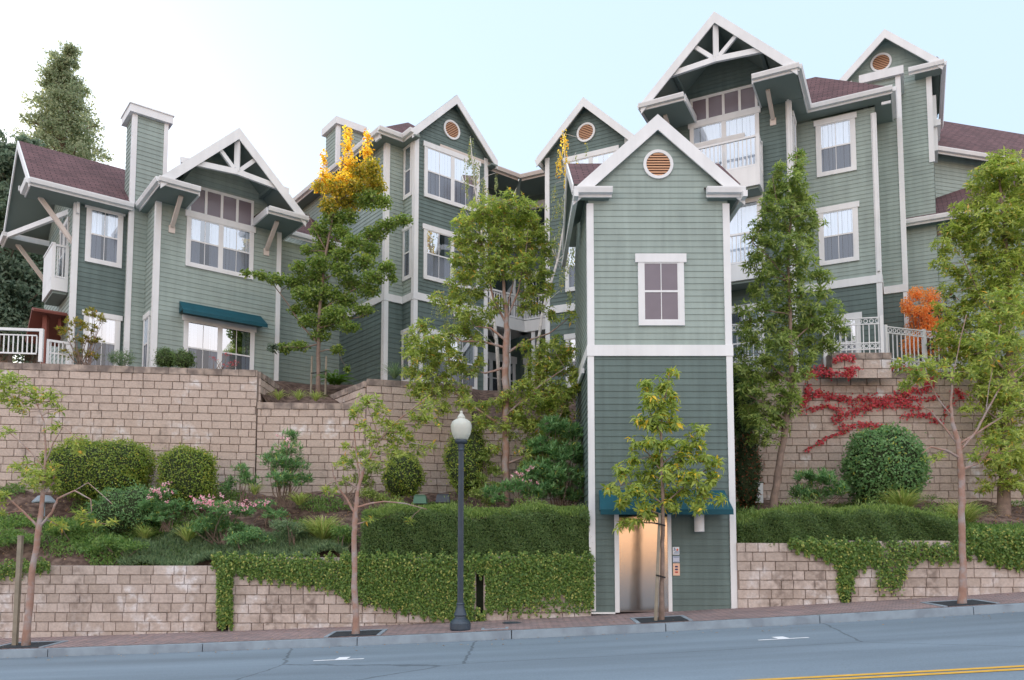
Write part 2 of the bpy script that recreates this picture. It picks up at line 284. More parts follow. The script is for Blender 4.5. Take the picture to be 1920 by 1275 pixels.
def asphalt():
    m=mat('blue grey asphalt',(.150,.207,.262),.75); nt=m.node_tree; b=nt.nodes['Principled BSDF']; t=N(nt,'ShaderNodeTexCoord')
    def nz(s,d=8,sx=1):
        mp=N(nt,'ShaderNodeMapping'); mp.inputs['Scale'].default_value=(sx,1,1); nt.links.new(t.outputs['Object'],mp.inputs[0])
        n=N(nt,'ShaderNodeTexNoise'); n.inputs['Scale'].default_value=s; n.inputs['Detail'].default_value=d; nt.links.new(mp.outputs[0],n.inputs['Vector']); return n.outputs[0]
    a=N(nt,'ShaderNodeMapRange'); a.inputs['From Min'].default_value=.3; a.inputs['From Max'].default_value=.7; a.inputs['To Min'].default_value=.8; a.inputs['To Max'].default_value=1.2; nt.links.new(nz(1.0,8,.15),a.inputs['Value'])
    c=N(nt,'ShaderNodeMapRange'); c.inputs['To Min'].default_value=.68; c.inputs['To Max'].default_value=1.32; nt.links.new(nz(45,6),c.inputs['Value'])
    f=N(nt,'ShaderNodeMath',operation='MULTIPLY'); nt.links.new(a.outputs[0],f.inputs[0]); nt.links.new(c.outputs[0],f.inputs[1])
    hs=N(nt,'ShaderNodeHueSaturation'); hs.inputs['Color'].default_value=(.165,.215,.262,1); nt.links.new(f.outputs[0],hs.inputs['Value'])
    vo=N(nt,'ShaderNodeTexVoronoi',feature='DISTANCE_TO_EDGE'); vo.inputs['Scale'].default_value=.16
    nn=N(nt,'ShaderNodeTexNoise'); nn.inputs['Scale'].default_value=2.5; nn.inputs['Detail'].default_value=6; nt.links.new(t.outputs['Object'],nn.inputs['Vector'])
    ad=N(nt,'ShaderNodeMix',data_type='VECTOR'); ad.inputs['Factor'].default_value=.12; nt.links.new(t.outputs['Object'],ad.inputs['A']); nt.links.new(nn.outputs['Color'],ad.inputs['B']); nt.links.new(ad.outputs['Result'],vo.inputs['Vector'])
    q=N(nt,'ShaderNodeMapRange'); q.inputs['From Min'].default_value=.0015; q.inputs['From Max'].default_value=.0035; q.inputs['To Min'].default_value=.6; q.inputs['To Max'].default_value=1; nt.links.new(vo.outputs['Distance'],q.inputs['Value'])
    h2=N(nt,'ShaderNodeHueSaturation'); nt.links.new(hs.outputs[0],h2.inputs['Color']); nt.links.new(q.outputs[0],h2.inputs['Value']); nt.links.new(h2.outputs[0],b.inputs['Base Color'])
    bm=N(nt,'ShaderNodeBump'); bm.inputs['Strength'].default_value=.25; bm.inputs['Distance'].default_value=.01; nt.links.new(nz(160,4),bm.inputs['Height']); nt.links.new(bm.outputs[0],b.inputs['Normal']); return m
ASPH=asphalt()
def pavers():
    m=mat('pink grey brick pavers',(.25,.2,.2),.85); nt=m.node_tree; b=nt.nodes['Principled BSDF']; t=N(nt,'ShaderNodeTexCoord')
    mp=N(nt,'ShaderNodeMapping'); mp.inputs['Rotation'].default_value=(0,0,math.radians(45)); nt.links.new(t.outputs['Object'],mp.inputs[0])
    br=N(nt,'ShaderNodeTexBrick'); br.inputs['Scale'].default_value=1; br.inputs['Brick Width'].default_value=.2; br.inputs['Row Height'].default_value=.1; br.inputs['Mortar Size'].default_value=.008
    br.inputs['Color1'].default_value=(.33,.235,.225,1); br.inputs['Color2'].default_value=(.24,.19,.195,1); br.inputs['Mortar'].default_value=(.10,.09,.09,1); nt.links.new(mp.outputs[0],br.inputs['Vector'])
    n=N(nt,'ShaderNodeTexNoise'); n.inputs['Scale'].default_value=1.5; n.inputs['Detail'].default_value=8; nt.links.new(t.outputs['Object'],n.inputs['Vector'])
    hs=N(nt,'ShaderNodeHueSaturation'); q=N(nt,'ShaderNodeMapRange'); q.inputs['To Min'].default_value=.65; q.inputs['To Max'].default_value=1.35; nt.links.new(n.outputs[0],q.inputs['Value']); nt.links.new(q.outputs[0],hs.inputs['Value']); nt.links.new(br.outputs['Color'],hs.inputs['Color']); nt.links.new(hs.outputs[0],b.inputs['Base Color'])
    return m
PAVE=pavers()
# ------------------------------------------------------------------ ground, road, kerb, pavement
def zr(X):
    c=max(-14,min(14,X)); z=-.392+.0452*c+.00077*c*c
    return z+(X-c)*(.0452+.00154*c)
def road_z(X,Y):
    return zr(X)+.02*(15.9-Y) if Y>9.1 else zr(X)+.136-.02*(9.1-Y)
def walk_z(X,Y): return zr(X)+.15+.03*(Y-15.9)
def grid(name,xs,ys,fn,m,kind='structure',noise=0):
    V=[];F=[]
    for j,y in enumerate(ys):
        for i,x in enumerate(xs): V.append((x,y,fn(x,y)))
    nx=len(xs)
    for j in range(len(ys)-1):
        for i in range(nx-1): F.append((j*nx+i,j*nx+i+1,(j+1)*nx+i+1,(j+1)*nx+i))
    me=bpy.data.meshes.new(name); me.from_pydata(V,[],F); me.materials.append(m); me.polygons.foreach_set('use_smooth',[True]*len(F)); me.update()
    return tag(link(name,me),kind=kind)
def rng(a,b,n): return [a+(b-a)*i/(n-1) for i in range(n)]
XS=rng(-60,60,121)
grid('ground',rng(-400,400,60),[-300,-60,-10,10,14]+rng(16,18.5,3)+[40,100,400],lambda x,y:zr(max(-60,min(60,x)))-.6,PATIO)
grid('road',XS,[-30,-10,0,5,7.5,9.1,11,13,15,15.9],road_z,ASPH)
def stripkerb(name,y0,y1,h,m,x0=-60,x1=60,seg=1.5,dz=0):
    mb=MB(); n=int((x1-x0)/seg)
    for i in range(n):
        a=x0+i*seg; b=a+seg-(.018 if i%2 else 0)
        za,zb=zr(a),zr(b)
        mb.hexa([(a,y0,za-.3),(b,y0,zb-.3),(b,y1,zb-.3),(a,y1,za-.3),(a,y0+.02,za+h),(b,y0+.02,zb+h),(b,y1,zb+h+.004),(a,y1,za+h+.004)])
    return tag(mb.build(name,m),kind='structure')
stripkerb('kerb',15.9,16.07,.15,CONC)
grid('pavement',XS,[16.07,16.6,17.2,17.8,18.3],lambda x,y:walk_z(x,y)+.004,PAVE)
def flat_on(name,poly,fn,m,dz,th=0,label=None,cat=None,group=None,kind=None):
    mb=MB(); mb.face([(x,y,fn(x,y)+dz) for x,y in poly]); c=poly[0]
    o=mb.build(name,m,None,(c[0],c[1],fn(*c)+dz)); return tag(o,label,cat,group,kind)
for dy in (0,.17):
    mb=MB()
    for i in range(60):
        a=-30+i; y=8.78+dy; mb.face([(a,y,road_z(a,y)+.005),(a+1,y,road_z(a+1,y)+.005),(a+1,y+.1,road_z(a+1,y+.1)+.005),(a,y+.1,road_z(a,y+.1)+.005)])
    tag(mb.build('yellow_line',YEL),kind='structure')
def tee(px,py,w):
    X,Y,_=atY(px,py,13.3); mb=MB()
    for x0,x1,y0,y1 in ((X-w/2,X+w/2,Y-.05,Y+.05),(X-.07,X+.12,Y+.05,Y+.4)):
        mb.face([(x,y,road_z(x,y)+.005) for x,y in ((x0,y0),(x1,y0),(x1,y1),(x0,y1))])
    return mb.build('parking_mark',RWHITE,None,(X,Y,road_z(X,Y)))
tag(tee(635,1232,.82),kind='structure')
tag(tee(1469,1198,.82),kind='structure')
def wellmark(X,lab):
    z=walk_z; mb=MB(); Y=16.55
    mb.face([(x,y,z(x,y)+.014) for x,y in ((X-.48,Y-.4),(X+.48,Y-.4),(X+.48,Y+.42),(X-.48,Y+.42))]); mb2=MB()
    for x0,x1,y0,y1 in ((X-.56,X-.48,Y-.42,Y+.5),(X+.48,X+.56,Y-.42,Y+.5),(X-.48,X+.48,Y+.42,Y+.5)):
        mb2.hexa([(x,y,z(x,y)-.05) for x,y in ((x0,y0),(x1,y0),(x1,y1),(x0,y1))]+[(x,y,z(x,y)+.02) for x,y in ((x0,y0),(x1,y0),(x1,y1),(x0,y1))])
    t=thing('tree_grate',(X,Y,z(X,Y)),lab,'tree grate','tree wells in the pavement'); mb.build('gravel_bed',GRATE,t); mb2.build('border',CONC,t)
TREE_X={}
for nm,(px,py) in dict(a=(48,1207),b=(667,1190),c=(1240,1170),d=(1803,1138)).items():
    TREE_X[nm]=atY(px,py,16.5)[0]
wellmark(TREE_X['a'],'dark square tree well at the far left of the pavement beside the wooden post')
wellmark(TREE_X['b'],'dark square tree well on the pavement left of the street lamp')
wellmark(TREE_X['c'],'dark square tree well in front of the green tower door')
wellmark(TREE_X['d'],'dark square tree well at the right end of the pavement')
# manhole & utility lid
X,Y,_=atY(960,1168,17.3); mb=MB(); mb.lathe((X,Y,walk_z(X,Y)),[(.2,0),(.2,.012),(.17,.016)],20); tag(mb.build('manhole_lid',POST,None,(X,Y,walk_z(X,Y))),'small round iron lid set in the pavement right of the street lamp','manhole lid')
X,Y=atY(928,1183,16.4)[:2]; mb=MB(); t=thing('ground_service_box',(X,Y,walk_z(X,Y)),'small rectangular concrete utility box lid on the pavement beside the street lamp','utility lid')
mb.hexa([(x,y,walk_z(x,y)+d) for d in (-.05,.018) for x,y in ((X-.27,Y-.12),(X+.27,Y-.12),(X+.27,Y+.12),(X-.27,Y+.12))]); mb.build('rim',CONC,t)
mb=MB(); mb.hexa([(x,y,walk_z(x,y)+d) for d in (-.04,.024) for x,y in ((X-.21,Y-.07),(X+.21,Y-.07),(X+.21,Y+.07),(X-.21,Y+.07))]); mb.build('cover',PAVE,t)
# hillside between and behind the retaining walls
def lerp(a,b,t): return a+(b-a)*t
def upwall_y(X):
    pts=[(-40,16.8),(-13.2,20.57),(-7.0,21.45),(-3.9,21.6),(-1.16,22.4),(1.7,22.6),(5,21.9),(40,21.9)]
    for (a,b),(c,d) in zip(pts,pts[1:]):
        if a<=X<=c: return lerp(b,d,(X-a)/(c-a))
    return 21.9
def lowtop(X): return .98 if X<-6.3 else (1.16 if X<1.7 else 1.45)
def hill_z(X,Y):
    y1=upwall_y(X); t=max(0,min(1,(Y-18.15)/(y1-18.15)))
    tt=t**.85; n=.05*math.sin(X*3.1+Y*2)+.05*math.sin(X*1.3-Y*4.1)+.03*math.sin(X*7.7+Y*6)
    top=2.9 if X<0 else 2.65
    return lerp(lowtop(X)-.06,top,tt)+n*min(1,t*4)
grid('hillside_soil',rng(-30,30,241),[18.05+i*.12 for i in range(41)],hill_z,SOIL)
def patio_z(X,Y):
    if X<-6.9: base=5.95
    elif X<-3.9: base=5.15
    elif X<-1.1: base=5.8
    elif X<5: base=5.0
    else: base=6.1
    t=max(0,min(1,(Y-upwall_y(X)-.5)/3)); return lerp(base,6.65,t)
mbp=MB()
xs=rng(-40,40,161); V=[];F=[]
for k in range(8):
    for x in xs:
        y=upwall_y(x)+[.12,.4,1,2,3,4,12,60][k]; V.append((x,y,patio_z(x,y)))
for k in range(7):
    for i in range(160): F.append((k*161+i,k*161+i+1,(k+1)*161+i+1,(k+1)*161+i))
me=bpy.data.meshes.new('patio'); me.from_pydata(V,[],F); me.materials.append(SOIL); me.update(); tag(link('patio',me),kind='structure')
# ------------------------------------------------------------------ block retaining walls
def block_wall(f,u0,u1,ztop,zbot,v,label,course=.205,thick=.35,cap=True,cat='retaining wall',group=None,seed=1,wds=(.47,.27),skip=None,base=None):
    rd=random.Random(seed); p=f.P(u0,v,zbot); t=thing('retaining_wall',(p[0],p[1],zbot),label,cat,group)
    mb=MB(); g=.003; n=0; z=ztop-(.17 if cap else 0)
    while z>zbot:
        zl=z-course; u=u0-rd.random()*.35; k=rd.randint(0,1)
        while u<u1:
            w=wds[k%2]*(1+rd.uniform(-.04,.04)); k+=1
            if rd.random()<.12: k+=1
            a=max(u,u0); b=min(u+w,u1)
            if b-a>.04:
                d=rd.uniform(-.012,.012); c=.009
                fr=[f.P(a+g+c,v-.03+d,zl+g+c),f.P(b-g-c,v-.03-d,zl+g+c),f.P(b-g-c,v-.03-d,z-g-c),f.P(a+g+c,v-.03+d,z-g-c)]
                bk=[f.P(a+g,v,zl+g),f.P(b-g,v,zl+g),f.P(b-g,v,z-g),f.P(a+g,v,z-g)]
                i=len(mb.v); mb.v+=fr+bk
                for q in ((0,1,2,3),(4,5,1,0),(5,6,2,1),(6,7,3,2),(7,4,0,3)): mb.f.append(tuple(i+e for e in q)); mb.uv.append(None); mb.m.append(0)
            u+=w
        z=zl
    mb.build('block_face',BLOCKG if group==LW else BLOCK,t)
    m2=MB(); m2.box(f,u0,u1,v+.002,v+thick,zbot-(.6 if base is None else 0),ztop-(.17 if cap else 0)); m2.build('core',GROUT,t)
    if cap:
        m3=MB(); u=u0
        while u<u1:
            w=.45+rd.uniform(-.02,.02); b=min(u+w-.008,u1); d=rd.uniform(-.01,.01)
            m3.box(f,u,b,v-.045+d,v+thick,ztop-.168,ztop+rd.uniform(-.004,.004)); u+=w
        m3.build('cap_stones',CAP,t)
    return t
LW='street level retaining walls of split face block'
GAPM=mat('dark green gap',(.03,.042,.025),.95,bump=.4,bscale=15)  # dark greenish back panel for the wall gaps
slots=[(-6.46,-6.22),(-.79,-.63),(7.22,7.45)]
Y0=17.95
block_wall(FX,-26,-6.46,1.0,-1.7,Y0,'long low block wall at the far left behind the leaning street tree, stained dark along its top course',group=LW,cap=False,seed=3)
block_wall(FX,-6.22,-.79,1.18,-.9,Y0,'low block wall behind the street lamp, ivy hanging over its top',group=LW,cap=False,seed=4)
block_wall(FX,-.63,1.74,1.2,-.6,Y0-.02,'short low block wall almost hidden by ivy beside the left corner of the tower',group=LW,cap=False,seed=5)
block_wall(FX,4.96,7.22,1.5,-.3,Y0,'short low block wall beside the right corner of the tower with brown water stains',group=LW,cap=False,seed=6)
block_wall(FX,7.45,26,1.55,-.3,Y0,'long low block wall at the right below the clipped hedge',group=LW,cap=False,seed=8)
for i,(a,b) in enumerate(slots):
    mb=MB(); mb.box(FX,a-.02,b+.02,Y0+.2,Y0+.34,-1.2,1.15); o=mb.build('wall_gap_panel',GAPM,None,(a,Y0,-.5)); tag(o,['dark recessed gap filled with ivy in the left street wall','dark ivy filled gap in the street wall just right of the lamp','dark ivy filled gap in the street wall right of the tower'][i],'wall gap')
# upper walls
def fr_pts(a,b): return Fr(a,math.degrees(math.atan2(b[1]-a[1],b[0]-a[0]))),math.hypot(b[0]-a[0],b[1]-a[1])
f1,l1=fr_pts((-30,18.18),(-6.83,21.45)); block_wall(f1,0,l1,6.17,2.2,0,'tall tan block wall below the left house with a dark weathered cap',seed=11,group='tall terrace walls')
f2,l2=fr_pts((-6.83,21.47),(-3.9,21.62)); block_wall(f2,0.02,l2,5.30,2.2,0,'lower middle section of the tall block wall below the staked maple',seed=12,group='tall terrace walls')
f3,l3=fr_pts((-3.9,21.5),(-1.12,22.37)); block_wall(f3,0,l3,5.95,2.2,0,'raised block wall planter below the centre house, right of the staked maple',seed=13,group='tall terrace walls')
f3b,l3b=fr_pts((-5.6,23.9),(-3.93,21.52)); block_wall(f3b,0,l3b,5.9,4.9,0,'short block side wall slanting back from the raised planter toward the fern',seed=14)
f1b,l1b=fr_pts((-6.85,21.5),(-6.85,24.0)); block_wall(Fr((-6.8,21.5),90),0,2.4,6.15,4.9,-.0,'short block side wall at the right end of the left house terrace',seed=24)
f4,l4=fr_pts((-1.12,22.5),(1.9,22.7)); block_wall(f4,0,l4,5.0,2.2,0,'block wall in deep shade behind the red barked tree, left of the tower',seed=15,group='tall terrace walls')
f5=Fr((4.9,21.8),0); block_wall(f5,0,22,6.2,2.2,0,'tall block wall right of the tower covered by red creeper',seed=16,group='tall terrace walls',wds=(.46,.36))
a=atY(1560,668,21.3)[0]; b=atY(1672,668,21.3)[0]
block_wall(Fr((a,21.35),0),0,b-a,6.62,6.15,0,'block parapet ledge jutting from the tall wall under the white railing',seed=17,course=.26,thick=.75,wds=(.5,.5),base=1)
# ------------------------------------------------------------------ building kit
def wall(mb,f,v,prof,ex=.143,lip=.013,m=0):
    def at(z):
        for (z0,a0,b0),(z1,a1,b1) in zip(prof,prof[1:]):
            if z0<=z<=z1: t=(z-z0)/max(1e-6,z1-z0); return lerp(a0,a1,t),lerp(b0,b1,t)
        return prof[-1][1:]
    z=prof[0][0]; zt=prof[-1][0]
    brk=sorted(p[0] for p in prof)
    while z<zt-1e-4:
        z1=min(z+ex,zt)
        for q in brk:
            if z+.02<q<z1-.02: z1=q
        a0,b0=at(z+1e-5); a1,b1=at(z1-1e-5)
        fl=lip*(z1-z)/ex
        if b0-a0>.01:
            mb.face([f.P(a0,v-lip,z),f.P(b0,v-lip,z),f.P(b1,v-lip+fl,z1),f.P(a1,v-lip+fl,z1)],None,m)
            mb.face([f.P(a0,v,z),f.P(b0,v,z),f.P(b0,v-lip,z),f.P(a0,v-lip,z)],None,m)
        z=z1
def prism(mb,f,pts,va,vb,m=0):
    """polygon in (u,z), ccw seen from outside, extruded between v=va (front) and vb"""
    A=[f.P(u,va,z) for u,z in pts]; B=[f.P(u,vb,z) for u,z in pts]; k=len(pts)
    mb.face(A,None,m); mb.face(B[::-1],None,m)
    for i in range(k): mb.face([A[i],B[i],B[(i+1)%k],A[(i+1)%k]],None,m)
def prism_v(mb,f,pts,ua,ub,m=0):
    A=[f.P(ua,v,z) for v,z in pts]; B=[f.P(ub,v,z) for v,z in pts]; k=len(pts)
    mb.face(A,None,m); mb.face(B[::-1],None,m)
    for i in range(k): mb.face([A[i],B[i],B[(i+1)%k],A[(i+1)%k]],None,m)
def gutter(mb,f,v,u0,u1,z):
    """v: fascia plane"""
    prism_v(mb,f,[(v,z),(v-.13,z),(v-.13,z-.03),(v-.10,z-.13),(v,z-.14)],u0,u1)
    mb.box(f,u0+.01,u1-.01,v-.001,v+.035,z-.20,z-.005)
def gable_roof(par,f,uc,half,ze,zt,v0,v1,rake=.24,th=.12,name='roof',bargev=.04,soff=SOFFIT):
    mb=MB(); L=math.hypot(half,zt-ze); d=v1-v0
    mb.slab([f.P(uc-half,v0,ze),f.P(uc,v0,zt),f.P(uc,v1,zt),f.P(uc-half,v1,ze)],th,[(0,0),(0,L),(d,L),(d,0)],0,1)
    mb.slab([f.P(uc+half,v1,ze),f.P(uc,v1,zt),f.P(uc,v0,zt),f.P(uc+half,v0,ze)],th,[(d,0),(d,L),(0,L),(0,0)],0,1)
    r=mb.build(name,[SHING,soff],par)
    w=MB(); h=rake*L/half
    for s in (-1,1):
        pts=[(uc+s*half,ze-.01),(uc,zt-.01),(uc,zt-.01-h),(uc+s*half,ze-.01-h)]
        if s==-1: pts=[pts[3],pts[2],pts[1],pts[0]]
        prism(w,f,pts,v0-bargev,v0-.002)
    w.build('rake_board',WHITE,par)
    return r
def corner(mb,f,u,v,z0,z1,wd=.12,s=1):
    """white corner board; s=+1 covers from u to the right, -1 to the left"""
    a,b=(u-.035,u+wd) if s>0 else (u-wd,u+.035)
    mb.box(f,a,b,v-.04,v+wd,z0,z1)
def louvre(par,f,v,uc,zc,r=.33):
    mb=MB(); n=28
    for k in range(n):
        a,b=2*math.pi*k/n,2*math.pi*(k+1)/n
        for r0,r1,va,vb in ((r*.80,r,v-.05,v+.0),):
            p=[(uc+r0*math.cos(a),zc+r0*math.sin(a)),(uc+r1*math.cos(a),zc+r1*math.sin(a)),(uc+r1*math.cos(b),zc+r1*math.sin(b)),(uc+r0*math.cos(b),zc+r0*math.sin(b))]
            A=[f.P(x,va,z) for x,z in p]; B=[f.P(x,vb,z) for x,z in p]
            mb.face(A); mb.face([A[1],B[1],B[2],A[2]]); mb.face([A[3],B[3],B[0],A[0]])
    o=mb.build('round_vent',WHITE,par)
    m=MB(); m.face([f.P(uc+r*.81*math.cos(2*math.pi*k/n),v-.02,zc+r*.81*math.sin(2*math.pi*k/n)) for k in range(n)]); m.build('vent_back',VENTD,o)
    m=MB(); z=-r*.8; st=r*1.6/9
    for i in range(9):
        zz=z+st*(i+.5); hw=math.sqrt(max(0,(r*.8)**2-zz**2))-.004
        if hw<.03: continue
        m.hexa([f.P(uc-hw,v-.044,zc+zz-st*.38),f.P(uc+hw,v-.044,zc+zz-st*.38),f.P(uc+hw,v-.022,zc+zz+st*.02),f.P(uc-hw,v-.022,zc+zz+st*.02),
                f.P(uc-hw,v-.040,zc+zz-st*.0),f.P(uc+hw,v-.040,zc+zz-st*.0),f.P(uc+hw,v-.018,zc+zz+st*.4),f.P(uc-hw,v-.018,zc+zz+st*.4)])
    m.build('louvre_slats',VENT,o)
def window(par,f,v,u0,u1,z0,z1,bays=1,side=.10,head=.14,sill=.11,style='hung',muntin=True,hdr=.05,curtain=True,split=.5,mats=None,label=None,name='window'):
    mb=MB(); o=.05
    mb.box(f,u0,u0+side,v-o,v,z0+sill,z1-head); mb.box(f,u1-side,u1,v-o,v,z0+sill,z1-head)
    mb.box(f,u0-hdr,u1+hdr,v-o-.012,v,z1-head,z1); mb.box(f,u0,u1,v-o-.006,v,z0,z0+sill)
    a,b=u0+side,u1-side; c,d=z0+sill,z1-head; mw=.09; W=(b-a-mw*(bays-1))/bays
    for i in range(1,bays): mb.box(f,a+i*W+(i-1)*mw,a+i*(W+mw),v-o+.004,v,c,d)
    win=mb.build(name,WHITE,par)
    if label: win['label']=label
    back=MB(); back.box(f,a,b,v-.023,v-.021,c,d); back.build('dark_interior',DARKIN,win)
    sm=MB(); gu=MB(); gl=MB(); cu=MB(); cg=MB()
    for i in range(bays):
        x0=a+i*(W+mw); x1=x0+W; zm=lerp(c,d,split); s=.028
        sm.box(f,x0,x0+s,v-.045,v-.022,c,d); sm.box(f,x1-s,x1,v-.045,v-.022,c,d); sm.box(f,x0+s,x1-s,v-.045,v-.022,d-s,d); sm.box(f,x0+s,x1-s,v-.045,v-.022,c,c+s)
        if style in('hung','grid'):
            sm.box(f,x0+s,x1-s,v-.049,v-.022,zm-.02,zm+.025)
            if muntin:
                xm=(x0+x1)/2; sm.box(f,xm-.009,xm+.009,v-.043,v-.034,zm+.025,d-s); sm.box(f,xm-.009,xm+.009,v-.043,v-.034,c+s,zm-.02)
        g,l=(gu,gl) if style=='hung' else (gu,gu)
        g.face([f.P(x0+s,v-.037,zm),f.P(x1-s,v-.037,zm),f.P(x1-s,v-.037,d-s),f.P(x0+s,v-.037,d-s)])
        l.face([f.P(x0+s,v-.0365,c+s),f.P(x1-s,v-.0365,c+s),f.P(x1-s,v-.0365,zm),f.P(x0+s,v-.0365,zm)])
        if curtain:
            rd=random.Random(int(u0*1000+z0*77+i)); n=70; ph=[rd.uniform(0,6) for _ in range(4)]
            gap=((.0,.0,.22,.0,.35)[rd.randint(0,4)] if curtain is True else curtain)
            pr=[]
            for k in range(n+1):
                t=k/n; x=lerp(x0+s,x1-s,t)
                y=v-.0275+.0042*math.sin(t*44+ph[0]+1.5*math.sin(t*9+ph[1]))+.0012*math.sin(t*97+ph[2])
                pr.append((x,y,t))
            for (xa,ya,ta),(xb,yb,tb) in zip(pr,pr[1:]):
                if gap and abs((ta+tb)/2-.5)<gap/2: continue
                cu.face([f.P(xa,ya,c+s),f.P(xb,yb,c+s),f.P(xb,yb,d-s-.02),f.P(xa,ya,d-s-.02)])
    sm.build('sash',WHITE,win)
    M=mats or (GLASS,SCREEN)
    gu.build('glass',M[0],win)
    if gl.f: gl.build('insect_screen',M[1],win)
    if curtain: cu.build('curtain',CURT,win,smooth=True)
    return win
def downpipe(mb,f,u,v,z0,z1,w=.07): mb.box(f,u,u+w,v-.11,v-.045,z0,z1)
def awning(par,f,v,u0,u1,zt,zb,proj,inset=.12):
    mb=MB(); P=f.P; A,B=P(u0+inset*.3,v-.01,zt),P(u1-inset*.3,v-.01,zt); C,D=P(u1,v-proj,zb+.0),P(u0,v-proj,zb)
    mb.slab([D,C,B,A],.015); mb.face([D,A,P(u0+inset*.3,v-.01,zb)]); mb.face([B,C,P(u1-inset*.3,v-.01,zb)])
    mb.box(f,u0,u1,v-proj-.008,v-proj+.004,zb-.11,zb-.002)
    return mb.build('awning',AWN,par)
def railing(par,f,v,u0,u1,z0,z1,name='railing',step=.11,top=.06,bw=.028,m=WHITE):
    mb=MB(); mb.box(f,u0,u1,v-.035,v+.035,z1-top,z1); mb.box(f,u0+.001,u1-.001,v-.02,v+.02,z0,z0+.05)
    n=max(1,int((u1-u0)/step)); 
    for i in range(1,n): u=lerp(u0,u1,i/n); mb.box(f,u-bw/2,u+bw/2,v-bw/2,v+bw/2,z0+.05,z1-top)
    for u in (u0,u1-.09): mb.box(f,u,u+.09,v-.045,v+.045,z0-.1,z1+.02)
    return mb.build(name,m,par)
# ================================================================== ELEVATOR TOWER
f=FX; TX0,TX1=1.74,4.93; TY=18.0
t=thing('elevator_tower',(3.33,18.0,0),'narrow green elevator tower with white trim, steel door and round vent under its gable','tower')
XC=(TX0+TX1)/2
B0,B1=5.70,5.95
mb=MB(); wall(mb,f,TY,[(-.02,TX0,2.27),(2.13,TX0,2.27)],.146); wall(mb,f,TY,[(-.02,3.53,TX1),(2.13,3.53,TX1)],.146); wall(mb,f,TY,[(2.13,TX0,TX1),(B0,TX0,TX1)],.146)
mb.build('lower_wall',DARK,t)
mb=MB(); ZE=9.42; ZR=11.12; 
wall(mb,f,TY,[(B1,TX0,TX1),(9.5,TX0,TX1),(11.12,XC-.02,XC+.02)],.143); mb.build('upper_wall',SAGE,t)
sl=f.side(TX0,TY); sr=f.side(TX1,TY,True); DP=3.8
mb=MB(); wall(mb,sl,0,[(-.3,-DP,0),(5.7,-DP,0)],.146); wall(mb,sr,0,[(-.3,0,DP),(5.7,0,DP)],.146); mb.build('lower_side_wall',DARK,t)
mb=MB()
for q,a,b in ((sl,-DP,0),(sr,0,DP)): wall(mb,q,0,[(5.95,a,b),(9.4,a,b),(10.9,(a+b)/2-.05,(a+b)/2+.05)],.143)
mb.box(f,TX0,TX1,TY+DP,TY+DP+.05,-.3,9.3); mb.build('upper_side_wall',SAGE,t)
mb=MB(); mb.box(f,TX0-.05,TX1+.05,TY-.055,TY+.02,B0,B1)
mb.box(f,TX0-.052,TX0-.01,TY+.021,TY+DP,B0+.0,B1)
for u,s in ((TX0,1),(TX1,-1)): corner(mb,f,u,TY,0,B0-.002,.105,s); corner(mb,f,u,TY,B1+.002,9.24,.12,s)
mb.box(f,TX0-.02,2.27,TY-.05,TY-.0135,-.06,-.02); mb.box(f,3.53,TX1+.02,TY-.05,TY-.0135,-.06,-.02)
# stepped eave boards on the far side
mb.box(f,TX0-.1,TX0-.04,TY+.8,TY+2.0,5.5,5.62); mb.box(f,TX0-.14,TX0-.04,TY+2.3,TY+3.2,5.45,5.6)
mb.build('trim_board',WHITE,t)
# cross gabled roof
gable_roof(t,f,XC,1.95,ZE+.10,ZR+.18,TY-.13,TY+2,rake=.27)
G=Fr((TX0-.32,TY+1.88),-90); gable_roof(t,G,0,1.84,ZE+.32,ZR+.02,0,TX1-TX0+.64,rake=.2)
mb=MB()
for a,b in ((TX0-.34,TX0+.53),(TX1-.53,TX1+.34)): gutter(mb,f,TY-.19,a,b,ZE+.10)
mb.beam((TX0-.30,TY-.4,ZE-.1),(TX0-.30,TY+4.1,ZE-.1),.1,.14); mb.beam((TX1+.30,TY-.4,ZE-.1),(TX1+.30,TY+4.1,ZE-.1),.1,.14)
mb.build('gutter',WHITE,t)
mb=MB()
for a,b in ((TX0-.30,TX0+.5),(TX1-.5,TX1+.30)): mb.box(f,a+.03,b-.03,TY-.15,TY-.02,ZE-.10,ZE-.06)
mb.build('soffit',SOFFIT,t)
mb=MB()
for a,b in ((TX0-.32,TX0+.53),(TX1-.53,TX1+.32)): mb.slab([f.P(a,TY-.19,ZE+.105),f.P(b,TY-.19,ZE+.105),f.P(b,TY-.02,ZE+.20),f.P(a,TY-.02,ZE+.20)],.03,[(0,0),(.6,0),(.6,.4),(0,.4)])
for a,b in ((TX0-.32,TX0-.01),(TX1+.01,TX1+.32)): mb.slab([f.P(a,TY-.03,ZE+.18),f.P(b,TY-.03,ZE+.18),f.P(b,TY+.08,ZE+.34),f.P(a,TY+.08,ZE+.34)],.03,[(0,0),(.3,0),(.3,.2),(0,.2)])
mb.build('pent_roof',SHING,t)
louvre(t,f,TY,XC+.02,10.17,.345)
mb=MB()
window(t,f,TY,2.86,3.90,6.40,8.06,style='grid',mats=(FILM,FILM),curtain=None,hdr=.06,head=.20,side=.12)
